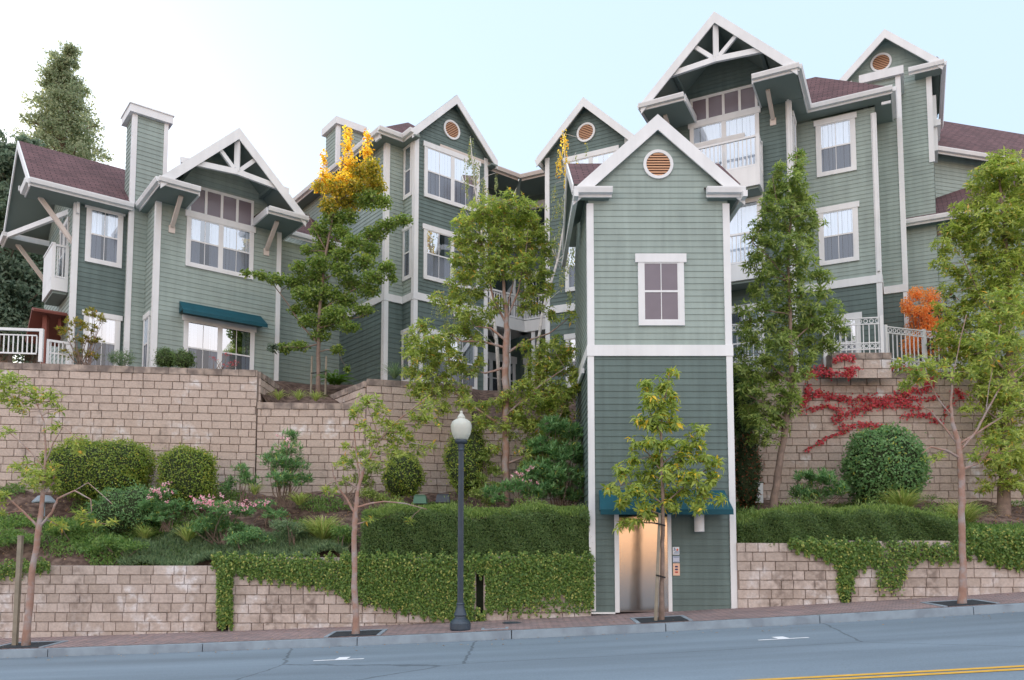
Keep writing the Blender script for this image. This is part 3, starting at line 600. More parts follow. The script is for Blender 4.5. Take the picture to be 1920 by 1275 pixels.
# door
mb=MB(); mb.box(f,2.27,2.37,TY-.03,TY+.06,-.03,2.16); mb.box(f,3.45,3.53,TY-.03,TY+.06,-.03,2.16); mb.box(f,2.20,3.60,TY-.035,TY+.06,2.16,2.36); o=mb.build('door_frame',WHITE,t)
mb=MB(); mb.box(f,2.37,3.45,TY+.02,TY+.06,-.02,2.16); d=mb.build('elevator_door',STEEL,t)
mb=MB(); mb.box(f,3.36,3.45,TY-.0,TY+.0195,-.02,2.16); mb.build('door_return',STEEL,d)
awning(t,f,TY,1.90,4.76,2.67,2.21,.60)
mb=MB(); c=f.P(4.12,TY-.16,0); mb.lathe((c[0],c[1],1.74),[(.10,0),(.11,.01),(.11,.42),(.10,.43)],16); mb.box(f,4.07,4.17,TY-.08,TY-.01,1.85,1.98); mb.build('wall_light',WHITE,t,smooth=False)
# call station with notices
def plate(par,name,x0,x1,z0,z1,m,v=TY-.03): 
    q=MB(); q.box(f,x0,x1,v,TY-.0135,z0,z1); return q.build(name,m,par)
SIGNW=mat('white plastic sign',(.75,.80,.85),.5); SIGNB=mat('blue grey print',(.10,.20,.35),.6); PEACH=mat('copper tinted button plate',(.75,.50,.38),.4,metal=.3)
BTN=mat('dark blue button',(.03,.03,.12),.4); BTNR=mat('red button',(.55,.08,.07),.4); ORG=mat('orange red flame print',(.80,.16,.04),.6); GREYP=mat('pale grey notice',(.55,.60,.72),.5)
s1=plate(t,'safety_sign',3.555,3.70,1.24,1.41,SIGNW)
q=MB(); vv=TY-.034
for z,w0 in ((1.315,.075),(1.29,.12),(1.265,.12)): q.box(f,3.575 if w0>.1 else 3.61,3.575+.115,vv,TY-.0301,z,z+.011)
for (a,b,c,d_) in ((3.583,1.378,3.595,1.395),):
    q.box(f,a,c+.008,vv,TY-.0301,b,d_)
q.beam(f.P(3.59,vv+.001,1.375),f.P(3.612,vv+.001,1.352),.004,.016); q.beam(f.P(3.612,vv+.001,1.352),f.P(3.575,vv+.001,1.330),.004,.014); q.build('stick_figure_print',SIGNB,s1)
q=MB(); q.face([f.P(3.655+x*.026,vv,1.352+z*.03) for x,z in ((-.7,-.6),(0,-1),(.7,-.6),(.95,.1),(.45,.3),(.1,1.1),(-.3,.4),(-.9,.3))]); q.build('flame_print',ORG,s1)
s2=plate(t,'notice_plate',3.555,3.70,1.07,1.21,GREYP); q=MB(); q.box(f,3.565,3.69,vv,TY-.0301,1.18,1.197); q.box(f,3.57,3.685,vv,TY-.0301,1.08,1.088); q.build('printed_line',SIGNB,s2)
s3=plate(t,'call_panel',3.555,3.705,.78,1.05,PEACH)
for z,m_ in ((.96,BTN),(.90,BTN),(.84,BTNR)):
    q=MB(); q.box(f,3.60,3.66,TY-.037,TY-.0301,z,z+.032); q.build('button',m_,s3)

# ================================================================== LEFT HOUSE
f=FL; GZ=5.6
H1=thing('apartment_house',f.P(0,1,GZ),'green left apartment house with clapboard chimney, open truss gable and teal awning','house')
uL,uR=-1.85,1.95; v=0
ap=f.hit(440,237,-1.25); rl=f.hit(300,325,-1.25); rr=f.hit(572,409,-1.25); uc=(rl[0]+rr[0])/2+.02; hf=(rr[0]-rl[0])/2; ze=(rl[1]+rr[1])/2; zt=ap[1]; pitch=(zt-ze)/hf
zw=zt-(uc-uL)*pitch-.14
mb=MB(); wall(mb,f,0,[(GZ,uL,uR),(zw,uL,uR),(zt-.16,uc-.03,uc+.03)],.143)
q=f.side(uL,0); wall(mb,q,0,[(GZ,-1.1,0),(zw,-1.1,0)],.143)
q2=f.side(uR,0,True); wall(mb,q2,0,[(GZ,0,3),(zw,0,3)],.143)
mb.build('bay_wall',SAGE,H1)
gable_roof(H1,f,uc,hf,ze,zt,-1.25,4.5,rake=.25)
mb=MB(); corner(mb,f,uL,0,GZ,zw-.2,.12,1); mb.box(q,-.12,-.005,-.04,0,GZ,zw-.2); corner(mb,f,uR,0,GZ,zw-.2,.11,-1)
mb.build('corner_board',WHITE,H1)
# eave returns
rz=ze-.03; mb=MB(); so_=MB(); pr=MB()
la,lb=uc-hf,f.hit(375,345,-1.25)[0]; ra,rb=f.hit(503,384,-1.25)[0],uc+hf
for a,b,inn in ((la,lb,1),(ra,rb,-1)):
    gutter(mb,f,-1.24,a-.06 if inn>0 else a,b if inn>0 else b+.06,rz)
    so_.box(f,a+.02,b-.02,-1.2,-.002,rz-.20,rz-.15)
    pr.slab([f.P(a,-1.24,rz+.01),f.P(b,-1.24,rz+.01),f.P(b,0,rz+.10),f.P(a,0,rz+.10)],.03)
    e=b if inn>0 else a
    mb.box(f,e-.025,e+.025,-1.2,-.02,rz-.22,rz+.005)
gl_=f.side(la-.0,0); gutter(mb,gl_,.0,-1.1,1.25,rz)
gr_=f.side(rb+.0,0,True); gutter(mb,gr_,.0,-1.25,1.6,rz)
mb.build('gutter',WHITE,H1); 
so_.box(f,la+.03,uL,0,1.1,rz-.20,rz-.15); so_.box(f,uR,rb-.03,0,3,rz-.20,rz-.15)
so_.build('soffit',SOFFIT,H1); pr.build('pent_roof',SHING,H1)
# truss in the gable
mb=MB(); vt=-1.17; tl=f.hit(366,296,vt); tr=f.hit(503,341,vt); tz=(tl[1]+tr[1])/2-.05
um=(tl[0]+tr[0])/2
for a,b,za,zb in ((uc-hf+.55,uc-.0,tz-.10,tz+.03),(uc,uc+hf-.55,tz+.03,tz-.10)): mb.beam(f.P(a,vt,za),f.P(b,vt,zb),.09,.17)
mb.beam(f.P(uc,vt+.01,tz+.05),f.P(uc,vt+.01,zt-.25),.16,.075)
for s in (-1,1): mb.beam(f.P(uc+s*.10,vt+.005,tz+.12),f.P(uc+s*.62,vt+.005,tz+.66),.08,.12)
mb.build('gable_truss',WHITE,H1)
mb=MB()
for bx,by in ((322,425),(499,468)):
    u,z=f.hit(bx,by,0); mb.beam(f.P(u,-.05,z),f.P(u,-.86,rz-.22),.11,.10); 
    mb.box(f,u-.09,u+.09,-.04,-.0,z-.2,z+.02)
mb.build('eave_brace',BRACE,H1)
mb=MB()
for u in (-1.2,1.25): mb.beam(f.P(u,-1.15,zt-abs(u-uc)*pitch-.24),f.P(u,-.02,zt-abs(u-uc)*pitch-.24),.1,.12)
mb.build('lookout_beam',SOFFIT,H1)
# windows of the bay
a=f.hit(350,395,0); b=f.hit(475,430,0); sl_=f.hit(346,498,0)[1]
WU0,WU1=-1.0,1.07; WH=a[1]
window(H1,f,0,WU0,WU1,sl_,WH+.02,bays=2,head=.20,side=.11)
mb=MB(); tz0,tz1=WH+.03,12.5; mb.box(f,WU0+.03,WU1-.03,-.05,0,tz1-.09,tz1)
n=4
for i in range(n+1): u=lerp(WU0+.03,WU1-.11,i/n); mb.box(f,u,u+.08,-.05,0,tz0,tz1-.09)
tw=mb.build('transom_window',WHITE,H1); m=MB(); m.box(f,WU0+.1,WU1-.1,-.03,-.02,tz0,tz1-.09); m.build('film_pane',FILM,tw)
window(H1,f,0,-.99,1.17,6.55,8.42,bays=2,head=.17,side=.11,mats=(GLASSR,SCREEN),curtain=.42)
awning(H1,f,0,-1.17,1.40,8.82,8.45,.52)
# chimney
cu0,cu1=-2.33,-1.36; cv0,cv1=1.1,1.95; ct=14.72
mb=MB(); wall(mb,f,cv0,[(GZ,cu0,cu1+.3),(ze-.3,cu0,cu1+.3),(ze-.29,cu0,cu1),(ct,cu0,cu1)],.143); qs=f.side(cu0,cv0); wall(mb,qs,0,[(GZ,-.85,0),(ct,-.85,0)],.143)
qr=f.side(cu1,cv0,True); wall(mb,qr,0,[(ze,0,.85),(ct,0,.85)],.143); mb.box(f,cu0,cu1,cv1-.02,cv1,11,ct); ch=mb.build('chimney',SAGE,H1)
mb=MB(); mb.box(f,cu0-.14,cu1+.14,cv0-.14,cv1+.14,ct,ct+.24); mb.box(f,cu0-.17,cu1+.17,cv0-.17,cv1+.17,ct+.24,ct+.27)
corner(mb,f,cu0,cv0,GZ,ct-.002,.10,1); corner(mb,f,cu1,cv0,ze,ct-.002,.09,-1); mb.box(qs,-.09,-.005,-.04,0,GZ,ct); mb.build('chimney_cap',WHITE,ch)
mb=MB(); mb.box(f,cu0+.25,cu1-.15,cv0+.15,cv1-.15,ct+.27,ct+.42); mb.build('flue',SOFFIT,ch)
# main wall left of the chimney
mv=1.47; mu=-3.76; me_=11.86
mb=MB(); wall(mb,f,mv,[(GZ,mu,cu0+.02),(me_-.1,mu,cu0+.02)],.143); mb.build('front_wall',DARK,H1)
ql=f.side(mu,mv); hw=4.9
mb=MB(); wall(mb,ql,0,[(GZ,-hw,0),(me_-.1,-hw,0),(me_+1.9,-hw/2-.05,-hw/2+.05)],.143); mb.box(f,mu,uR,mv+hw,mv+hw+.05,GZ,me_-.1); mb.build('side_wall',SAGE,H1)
mb=MB(); corner(mb,f,mu,mv,GZ,me_-.15,.12,1); mb.box(ql,-.10,-.005,-.04,0,GZ,me_-.15); mb.box(f,mu+.02,mu+.09,mv-.14,mv-.045,me_-.55,me_-.12); mb.build('corner_board',WHITE,H1)
ge=-5.0; ev=.98; rv=3.92; rzz=me_+2.2
ridge=(f.hit(42,260,3.6)[1])
G=f.side(ge,rv); gable_roof(H1,G,0,rv-ev,me_,ridge+.05,0,6.9,rake=.2)
mb=MB(); gutter(mb,f,ev,ge-.02,cu0+.05,me_-.02)
so_=MB()
# eave returns of the left gable end
for va,vb in ((ev,ev+1.0),(2*rv-ev-1.0,2*rv-ev)):
    so_.box(f,ge+.03,mu,va+.03,vb,me_-.22,me_-.17); gutter(mb,f.side(ge,0),0,-vb,-va,me_-.02); mb.box(f,ge+.03,mu,vb-.05,vb-.0,me_-.2,me_-.02) if va<2 else mb.box(f,ge+.03,mu,va,va+.05,me_-.2,me_-.02)
so_.box(f,mu,cu0,ev+.03,mv,me_-.22,me_-.17)
so_.build('soffit',SOFFIT,H1); mb.build('gutter',WHITE,H1)
mb=MB(); bz=me_-.12
mb.beam(f.P(ge+.05,2*rv-ev-1.0,bz),f.P(mu+.05,2.6,bz+.02),.1,.16); mb.beam(f.P(ge+.05,rv,bz+.9),f.P(mu,rv,bz+.9),.1,.14)
mb.build('tie_beam',WHITE,H1)
mb=MB()
for vb in (ev+.75,2*rv-ev-.55): mb.beam(f.P(ge+.35,vb,me_-.2),f.P(mu+.02,vb,me_-1.35),.12,.12)
mb.build('eave_brace',BRACE,H1)
a=f.hit(163,382,mv); b=f.hit(232,395,mv); c_=f.hit(158,490,mv)[1]
window(H1,f,mv,-3.46,-2.45,c_,a[1]+.02,head=.15,side=.12); window(H1,f,mv,-3.42,-2.42,6.7,8.46,head=.15,side=.12,mats=(GLASSR,SCREEN))
window(H1,q,0,-.92,-.30,6.6,8.45,head=.15,side=.1,muntin=True)
# left balcony
vb0=f.hitu(130,500,mu)[0]; ub0=f.hit(97,500,vb0)[0]; zr1=f.hit(97,455,vb0)[1]; zf=f.hit(97,520,vb0)[1]; zb_=f.hit(90,540,vb0)[1]
vb1=vb0+1.55
bal=MB(); bal.box(f,ub0,mu-.02,vb0,vb1,zb_-.02,zf+.02); B=bal.build('balcony',WHITE,H1)
railing(B,f,vb0+.05,ub0,mu-.02,zf+.04,zr1,step=.14); g2=f.side(ub0,0); 
m=MB(); m.box(g2,-vb1,-vb0-.09,.0,.05,zf,zr1-.02); m.box(g2,-vb1,-vb0,-.02,.08,zr1-.02,zr1+.03); m.build('side_panel',WHITE,B)
m=MB(); m.box(f,ub0+.06,mu-.03,vb0+.06,vb1-.05,zb_-.10,zb_-.025); m.build('balcony_underside',SOFFIT,B)
for i,vv_ in enumerate((vb0+.25,vb0+.95)):
    window(H1,ql,0,-(vv_-mv)-.6,-(vv_-mv),zf+.1,zr1+1.0,style='grid',curtain=None)
# connecting wing (belongs to the left house)
fc=FC; cv=3.12
mb=MB(); wall(mb,fc,cv,[(GZ,-3.6,-.02),(11.8,-3.6,-.02)],.143); mb.build('rear_wall',SAGE,H1)
mb=MB(); mb.slab([fc.P(-3.6,cv-.42,12.02),fc.P(-.02,cv-.42,12.02),fc.P(-.02,cv+3,14.3),fc.P(-3.6,cv+3,14.3)],.1,[(0,0),(3.6,0),(3.6,4),(0,4)],0,1); mb.build('roof',[SHING,SOFFIT],H1)
mb=MB(); gutter(mb,fc,cv-.42,-2.6,.15,12.0); mb.build('gutter',WHITE,H1)

# ================================================================== CENTRE HOUSE
f=FC
H2=thing('apartment_house',f.P(2,1,GZ),'dark green centre apartment house with round vent in its gable, second from the left','house')
ret=.67; bv=-.70; U1=3.55; BZ0,BZ1=9.38,9.62
ap=f.hit(857,176,bv-.3); r1=f.hit(775,240,bv-.3); r2=f.hit(934,300,bv-.3)
ze=(r1[1]+r2[1])/2; hf=(U1-ret)/2+.28; uc=(ret+U1)/2; zt=ap[1]; pt=(zt-ze)/hf
zw=zt-(U1-ret)/2*pt-.12
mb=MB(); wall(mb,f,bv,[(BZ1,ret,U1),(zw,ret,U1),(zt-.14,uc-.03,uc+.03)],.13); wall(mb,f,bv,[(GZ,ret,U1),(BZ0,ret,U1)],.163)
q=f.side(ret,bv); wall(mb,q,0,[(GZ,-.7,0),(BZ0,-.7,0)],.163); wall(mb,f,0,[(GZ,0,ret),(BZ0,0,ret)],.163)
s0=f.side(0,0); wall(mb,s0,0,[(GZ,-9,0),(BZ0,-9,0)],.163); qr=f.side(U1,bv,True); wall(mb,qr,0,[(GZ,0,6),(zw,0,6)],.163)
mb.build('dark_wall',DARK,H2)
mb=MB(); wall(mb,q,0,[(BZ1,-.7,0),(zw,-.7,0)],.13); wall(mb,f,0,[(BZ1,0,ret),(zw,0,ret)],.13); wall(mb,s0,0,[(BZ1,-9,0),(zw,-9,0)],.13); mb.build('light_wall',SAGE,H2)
mb=MB()
mb.box(f,ret-.05,U1+.03,bv-.055,bv,BZ0,BZ1); mb.box(q,-.7,-.02,-.054,0,BZ0+.001,BZ1-.001); mb.box(f,-.05,ret-.056,-.054,0,BZ0+.001,BZ1-.001); mb.box(s0,-9,-.02,-.053,0,BZ0+.002,BZ1-.002)
for u,v_,s in ((0,0,1),(ret,bv,1),(U1,bv,-1)): corner(mb,f,u,v_,GZ,BZ0-.002,.12,s); corner(mb,f,u,v_,BZ1+.002,zw-.1,.12,s)
for qq in (q,s0): mb.box(qq,-.12,-.005,-.04,0,GZ,BZ0-.002); mb.box(qq,-.12,-.005,-.04,0,BZ1+.002,zw-.1)
mb.build('trim_board',WHITE,H2)
gable_roof(H2,f,uc,hf,ze,zt,bv-.24,bv+6,rake=.22)
E1=ze-.02
# hipped main roof
mb=MB(); e=-.42; Rz=E1+2.05
L_=math.hypot(2.4,2.05)
mb.slab([f.P(e,9,E1),f.P(e,e,E1),f.P(2.0,2.0,Rz),f.P(2.0,9,Rz)],.1,[(9.4,0),(0,0),(2.4,L_),(9.4,L_)],0,1)
mb.slab([f.P(e,e,E1),f.P(4.4,e,E1),f.P(4.4-2.4,2.0,Rz)],.1,[(0,0),(4.8,0),(2.4,L_)],0,1)
mb.build('roof',[SHING,SOFFIT],H2)
mb=MB(); gutter(mb,f.side(e,0),0,-9,-e+.0,E1-.01); gutter(mb,f,e,e-.13,ret-.28,E1-.01); gutter(mb,f.side(ret-.27,0),0,.35,-bv+.33,E1-.0); mb.box(f,e-.0,e+.06,e+.1,.0,E1-.3,E1-.2)
mb.build('gutter',WHITE,H2)
mb=MB(); mb.box(f,e+.03,0,e+.03,9,E1-.21,E1-.16); mb.box(f,0,ret,e+.03,0,E1-.21,E1-.16); mb.box(f,ret-.25,ret,bv-.3,e+.03,E1-.21,E1-.16); mb.box(f,U1,U1+.25,bv-.3,5,E1-.21,E1-.16); mb.build('soffit',SOFFIT,H2)
louvre(H2,f,bv,2.07,15.46,.33)
window(H2,f,bv,1.0,3.22,12.86,14.72,bays=2,head=.17,mats=(GLASSR,SCREEN)); window(H2,f,bv,1.0,3.22,10.12,11.94,bays=2,head=.17,mats=(GLASSR,SCREEN),curtain=.5); window(H2,f,bv,.86,3.15,6.7,8.52,bays=2,head=.17,mats=(GLASSR,SCREEN),curtain=.3)
for z0,z1 in ((12.86,14.72),(10.12,11.94),(6.7,8.5)): window(H2,q,0,-.66,-.14,z0,z1,head=.15,side=.08,muntin=False,mats=(GLASSR,SCREEN))
cvv=3.7; cu0=f.hit(633,250,cvv)[0]; ctz=f.hit(632,232,cvv)[1]-.05; cu1=cu0+1.0
mb=MB(); wall(mb,f,cvv,[(E1,cu0,cu1),(ctz,cu0,cu1)],.13); qs=f.side(cu0,cvv); wall(mb,qs,0,[(E1-2,-.95,0),(ctz,-.95,0)],.13); mb.box(f,cu0,cu1,cvv+.9,cvv+.95,E1,ctz); mb.box(f,cu1-.02,cu1,cvv,cvv+.95,E1,ctz); ch=mb.build('chimney',SAGE,H2)
mb=MB(); mb.box(f,cu0-.13,cu1+.13,cvv-.13,cvv+1.08,ctz,ctz+.26); corner(mb,f,cu0,cvv,E1,ctz-.002,.10,1); mb.build('chimney_cap',WHITE,ch)

# ================================================================== COURTYARD WING
kp=atY(975,365,29.6)[:2]; K1=Fr(kp,38.4); K2=Fr(kp,-26.6)
H3=thing('courtyard_wing',(kp[0],kp[1],GZ),'shaded low wing closing the courtyard behind the red barked tree, with wide dark eaves','house')
mb=MB(); wall(mb,K1,0,[(GZ,-4,0),(14.6,-4,0)],.163); wall(mb,K2,0,[(GZ,0,4.2),(14.6,0,4.2)],.163); mb.build('wall',DARK,H3)
mb=MB()
c0=atY(975,333,28.2); c1=atY(925,308,27.6); ez=14.82
I=Vector((c0[0],c0[1],0)); ov=((Vector(kp+(0,))-I).length)
Q1=Fr((c0[0],c0[1]),38.4); Q2=Fr((c0[0],c0[1]),-26.6)
gutter(mb,Q1,0,-3.5,-.06,ez); gutter(mb,Q2,0,.06,3.2,ez); mb.build('gutter',BRACE,H3)
mb=MB(); mb.slab([Q1.P(-4,0,ez-.02),Q1.P(0,0,ez-.02),Q1.P(2.5,5,ez+1.3),Q1.P(-4,5,ez+1.3)],.05,None,0,1); mb.slab([Q2.P(0,0,ez-.02),Q2.P(4,0,ez-.02),Q2.P(4,5,ez+1.3),Q2.P(-3,5,ez+1.3)],.05,None,0,1); mb.build('roof',[SHING,SOFFIT],H3)
mb=MB(); mb.face([Q1.P(-4,.03,ez-.2),Q1.P(-4,3,ez-.2),Q1.P(1.5,3,ez-.2),Q1.P(0,.03,ez-.2)]); mb.face([Q2.P(0,.03,ez-.203),Q2.P(-1.5,3,ez-.203),Q2.P(4,3,ez-.203),Q2.P(4,.03,ez-.203)]); mb.build('soffit',SOFFIT,H3)
for K,a,b in ((K1,-2.5,-.25),(K2,.2,2.0)):
    for z0,z1 in ((12.5,14.35),(9.9,11.7),(6.8,8.5)): window(H3,K,0,a,b,z0,z1,bays=2,curtain=None,mats=(GLASSR,SCREEN),head=.25)
mb=MB(); mb.box(K1,-3.8,-.5,-1.2,-.02,9.1,9.5); mb.box(K2,.5,3.4,-1.2,-.02,9.1,9.5); mb.box(K2,1.0,1.14,-1.15,-1.0,GZ,9.1); mb.box(K1,-1.5,-1.36,-1.15,-1.0,GZ,9.1); mb.build('walkway_beam',WHITE,H3)
railing(H3,K2,-1.12,.5,3.3,9.55,10.4,name='walkway_railing'); railing(H3,K1,-1.12,-3.6,-.5,9.55,10.4,name='walkway_railing')

# ================================================================== CENTRE RIGHT HOUSE
f=FD
H4=thing('apartment_house',f.P(0,1,GZ),'dark green apartment house with round vent in its gable, half hidden behind the elevator tower','house')
ap=f.hit(1095,180,-.3); r1=f.hit(1007,295,-.3); r2=f.hit(1188,250,-.3); ze=(r1[1]+r2[1])/2; zt=ap[1]; a0,b0=-1.40,1.46; uc=.04; hf=1.68; pt=(zt-ze)/hf; zw=zt-1.43*pt-.12
mb=MB(); wall(mb,f,0,[(GZ,a0,b0),(9.1,a0,b0)],.163); wall(mb,f,0,[(9.35,a0,b0),(zw,a0,b0),(zt-.14,uc-.03,uc+.03)],.13)
ql=f.side(a0,0); wall(mb,ql,0,[(GZ,-5,0),(zw,-5,0)],.14); qr=f.side(b0,0,True); wall(mb,qr,0,[(GZ,0,5),(zw,0,5)],.14); mb.build('wall',DARK,H4)
mb=MB(); mb.box(f,a0-.05,b0+.03,-.055,0,9.1,9.35); corner(mb,f,a0,0,GZ,9.098,.12,1); corner(mb,f,a0,0,9.352,zw-.1,.12,1); corner(mb,f,b0,0,9.352,zw,.12,-1); mb.build('trim_board',WHITE,H4)
gable_roof(H4,f,uc,hf,ze,zt,-.24,6,rake=.22)
louvre(H4,f,0,.03,14.97,.32)
for z0,z1 in ((12.40,14.27),(9.75,11.5),(6.6,8.35)): window(H4,f,0,-.72,1.1,z0,z1,bays=2,head=.17,mats=(GLASSR,SCREEN),curtain=.5)
mb=MB(); gutter(mb,f.side(a0-.2,0),0,-5,.2,ze-.02); gutter(mb,f.side(b0+.2,0,True),0,-.2,5,ze-.02); gutter(mb,f,1.2,b0+.2,b0+3.4,ze-.05); mb.build('gutter',WHITE,H4)
mb=MB(); wall(mb,f,1.6,[(GZ,b0,b0+3.3),(ze-.2,b0,b0+3.3)],.14); mb.build('linking_wall',DARK,H4)
mb=MB(); mb.slab([f.P(b0,1.2,ze-.04),f.P(b0+3.4,1.2,ze-.04),f.P(b0+3.4,4,ze+1.6),f.P(b0,4,ze+1.6)],.1); mb.build('linking_roof',SHING,H4)

# ================================================================== RIGHT HOUSE
f=FRT
H5=thing('apartment_house',f.P(-1,1,GZ),'tall green right apartment house with truss gable over two white balconies','house')
b=-1.4; bl,br_=-5.35,-1.2; ov=-2.9
ap=f.hit(1340,22,ov); r1=f.hit(1202,195,ov); r2=f.hit(1495,118,ov); uc=(r1[0]+r2[0])/2; hf=(r2[0]-r1[0])/2; ze=(r1[1]+r2[1])/2; zt=ap[1]; pt=(zt-ze)/hf
zw=zt-(br_-uc)*pt-.14; BZ0,BZ1=9.46,9.70
mb=MB(); wall(mb,f,b,[(GZ,bl,br_),(zw,bl,br_),(zt-.16,uc-.03,uc+.03)],.13); ql=f.side(bl,b); wall(mb,ql,0,[(GZ,-5,0),(zw,-5,0)],.14); qr=f.side(br_,b,True); wall(mb,qr,0,[(GZ,0,1.4),(zw,0,1.4)],.13)
wall(mb,f,0,[(GZ,br_,1.10),(BZ0,br_,1.10)],.163); mb.build('dark_wall',DARK,H5)
mb=MB(); wall(mb,f,0,[(BZ1,br_,1.10),(15.0,br_,1.10)],.13); qe=f.side(1.10,0,True); wall(mb,qe,0,[(GZ,0,4),(15,0,4)],.13); mb.build('light_wall',SAGE,H5)
gable_roof(H5,f,uc,hf,ze,zt,ov,3,rake=.25)
rz=15.05; rz=ze-.03
so_=MB(); mb=MB(); pr=MB()
la,lb=uc-hf,f.hit(1283,173,ov)[0]; ra,rb=f.hit(1410,137,ov)[0],uc+hf
for a,b_,inn in ((la,lb,1),(ra,rb,-1)):
    gutter(mb,f,ov+.01,a-.06 if inn>0 else a,b_ if inn>0 else b_+.06,rz); so_.box(f,a+.02,b_-.02,ov+.05,b-.002,rz-.20,rz-.15)
    pr.slab([f.P(a,ov,rz+.01),f.P(b_,ov,rz+.01),f.P(b_,b,rz+.1),f.P(a,b,rz+.1)],.03)
    e=b_ if inn>0 else a; mb.box(f,e-.025,e+.025,ov+.05,b-.02,rz-.22,rz+.005)
gutter(mb,f.side(la,0),0,1.0,-ov,rz); gutter(mb,f.side(rb,0,True),0,ov,-.45,rz)
gutter(mb,f,-.45,rb-.03,1.62,rz-.0); gutter(mb,f.side(1.60,0,True),0,-.45,3.5,rz)
mb.box(f,1.3,1.56,-.33,-.28,rz-.42,rz-.34)
mb.build('gutter',WHITE,H5); so_.box(f,br_,1.55,-.42,0,rz-.21,rz-.16); so_.box(f,1.1,1.57,0,3.5,rz-.21,rz-.16); so_.box(f,br_,rb-.03,b,-.42,rz-.205,rz-.155); so_.build('soffit',SOFFIT,H5); pr.build('pent_roof',SHING,H5)
mb=MB(); Rv,Rz=1.9,rz+2.25; L_=math.hypot(2.35,2.25)
mb.slab([f.P(-4,-.45,rz),f.P(1.6,-.45,rz),f.P(-.75,Rv,Rz),f.P(-4,Rv,Rz)],.1,[(0,0),(5.6,0),(3.25,L_),(0,L_)],0,1)
mb.slab([f.P(1.6,-.45,rz),f.P(1.6,4.25,rz),f.P(-.75,Rv,Rz)],.1,[(0,0),(4.7,0),(2.35,L_)],0,1); mb.slab([f.P(1.6,4.25,rz),f.P(-4,4.25,rz),f.P(-4,Rv,Rz),f.P(-.75,Rv,Rz)],.1,None,0,1); mb.build('roof',[SHING,SOFFIT],H5)
mb=MB(); corner(mb,f,br_,b,GZ,zw-.2,.13,-1); mb.box(qr,.005,.10,-.04,0,GZ,zw-.2); mb.box(f,br_+.03,1.13,-.055,0,BZ0,BZ1); mb.box(qe,-.02,4,-.054,0,BZ0+.001,BZ1-.001)
for z0,z1 in ((GZ,BZ0-.002),(BZ1+.002,14.8)): corner(mb,f,1.10,0,z0,z1,.12,-1); mb.box(qe,.005,.12,-.04,0,z0,z1)
mb.build('trim_board',WHITE,H5)
mb=MB(); downpipe(mb,f,1.02,0,BZ1+.1,rz-.5); downpipe(mb,f,br_-.08,b,GZ,zw-.5); mb.build('drainpipe',WHITE,H5)
vt=ov+.08; mb=MB(); tl=f.hit(1268,136,vt); tr_=f.hit(1415,92,vt); tz=(tl[1]+tr_[1])/2
hw_=(zt-tz)/pt-.12
mb.beam(f.P(uc-hw_,vt,tz-.06),f.P(uc,vt,tz+.04),.09,.17); mb.beam(f.P(uc,vt,tz+.04),f.P(uc+hw_,vt,tz-.06),.09,.17); mb.beam(f.P(uc,vt+.01,tz),f.P(uc,vt+.01,zt-.25),.16,.075)
for s in (-1,1): mb.beam(f.P(uc+s*.1,vt+.005,tz+.12),f.P(uc+s*hw_*.52,vt+.005,tz+.08+(hw_*.46)*pt),.08,.12)
mb.build('gable_truss',WHITE,H5)
mb=MB()
for bx,by in ((1450,236),(1262,226)):
    u,z=f.hit(bx,by,b); z=14.6; mb.beam(f.P(u,b-.05,z),f.P(u,b-.95,rz-.22),.11,.10); mb.box(f,u-.09,u+.09,b-.04,b,z-.2,z+.02)
mb.build('eave_brace',BRACE,H5)
mb=MB()
for du in (-1.3,1.3): mb.beam(f.P(uc+du,ov+.1,zt-1.3*pt-.24),f.P(uc+du,b-.02,zt-1.3*pt-.24),.1,.12)
mb.build('lookout_beam',SOFFIT,H5)
# balcony windows: glass doors with transom
u0_,u1_=f.hit(1293,200,b)[0],f.hit(1423,200,b)[0]; dh=f.hit(1424,199,b)[1]; 
window(H5,f,b,u0_,u1_,13.0,dh-.02,bays=2,head=.2,style='slider',mats=(GLASS,GLASS),curtain=True,name='balcony_door')
mb=MB(); t0,t1=dh-.01,f.hit(1418,157,b)[1]; mb.box(f,u0_+.03,u1_-.03,b-.05,b,t1-.09,t1)
for i in range(5): u=lerp(u0_+.03,u1_-.11,i/4); mb.box(f,u,u+.08,b-.05,b,t0,t1-.09)
tw=mb.build('transom_window',WHITE,H5); m=MB(); m.box(f,u0_+.1,u1_-.1,b-.03,b-.02,t0,t1-.09); m.build('film_pane',FILM,tw)
window(H5,f,b,u0_-.02,u1_,9.9,f.hit(1427,363,b)[1],bays=2,head=.2,style='slider',mats=(GLASS,GLASS),name='balcony_door')
window(H5,f,b,u0_-.02,u1_,6.6,8.9,bays=2,head=.2,style='grid',mats=(GLASSR,SCREEN),curtain=.4)
bvv=-2.1
for y1,y2,y3 in ((250,310,345),(430,490,520)):
    ur=f.hit(1424,300,bvv)[0]; z1=f.hit(1424,y1,bvv)[1]; z2=f.hit(1424,y2,bvv)[1]; z3=f.hit(1424,y3,bvv)[1]; ul=u0_-.1
    m=MB(); m.box(f,ul,ur,bvv,b-.06,z3,z2+.03); B=m.build('balcony',WHITE,H5)
    railing(B,f,bvv+.05,ul,ur,z2+.05,z1,step=.12)
    g2=f.side(ur,0,True); railing(B,g2,.04,bvv+.1,b-.06,z2+.05,z1,step=.12)
    m=MB(); m.box(f,ul+.06,ur-.06,bvv+.06,b-.06,z3-.08,z3-.005); m.build('balcony_underside',SOFFIT,B)
window(H5,f,0,-.62,.54,13.10,14.95,head=.18,side=.13); window(H5,f,0,-.62,.53,10.24,12.10,head=.18,side=.13); window(H5,f,0,-.60,.50,6.9,8.62,head=.18,side=.13,mats=(GLASSR,SCREEN))
window(H5,qr,0,.35,.95,13.0,14.9,head=.15,side=.1)
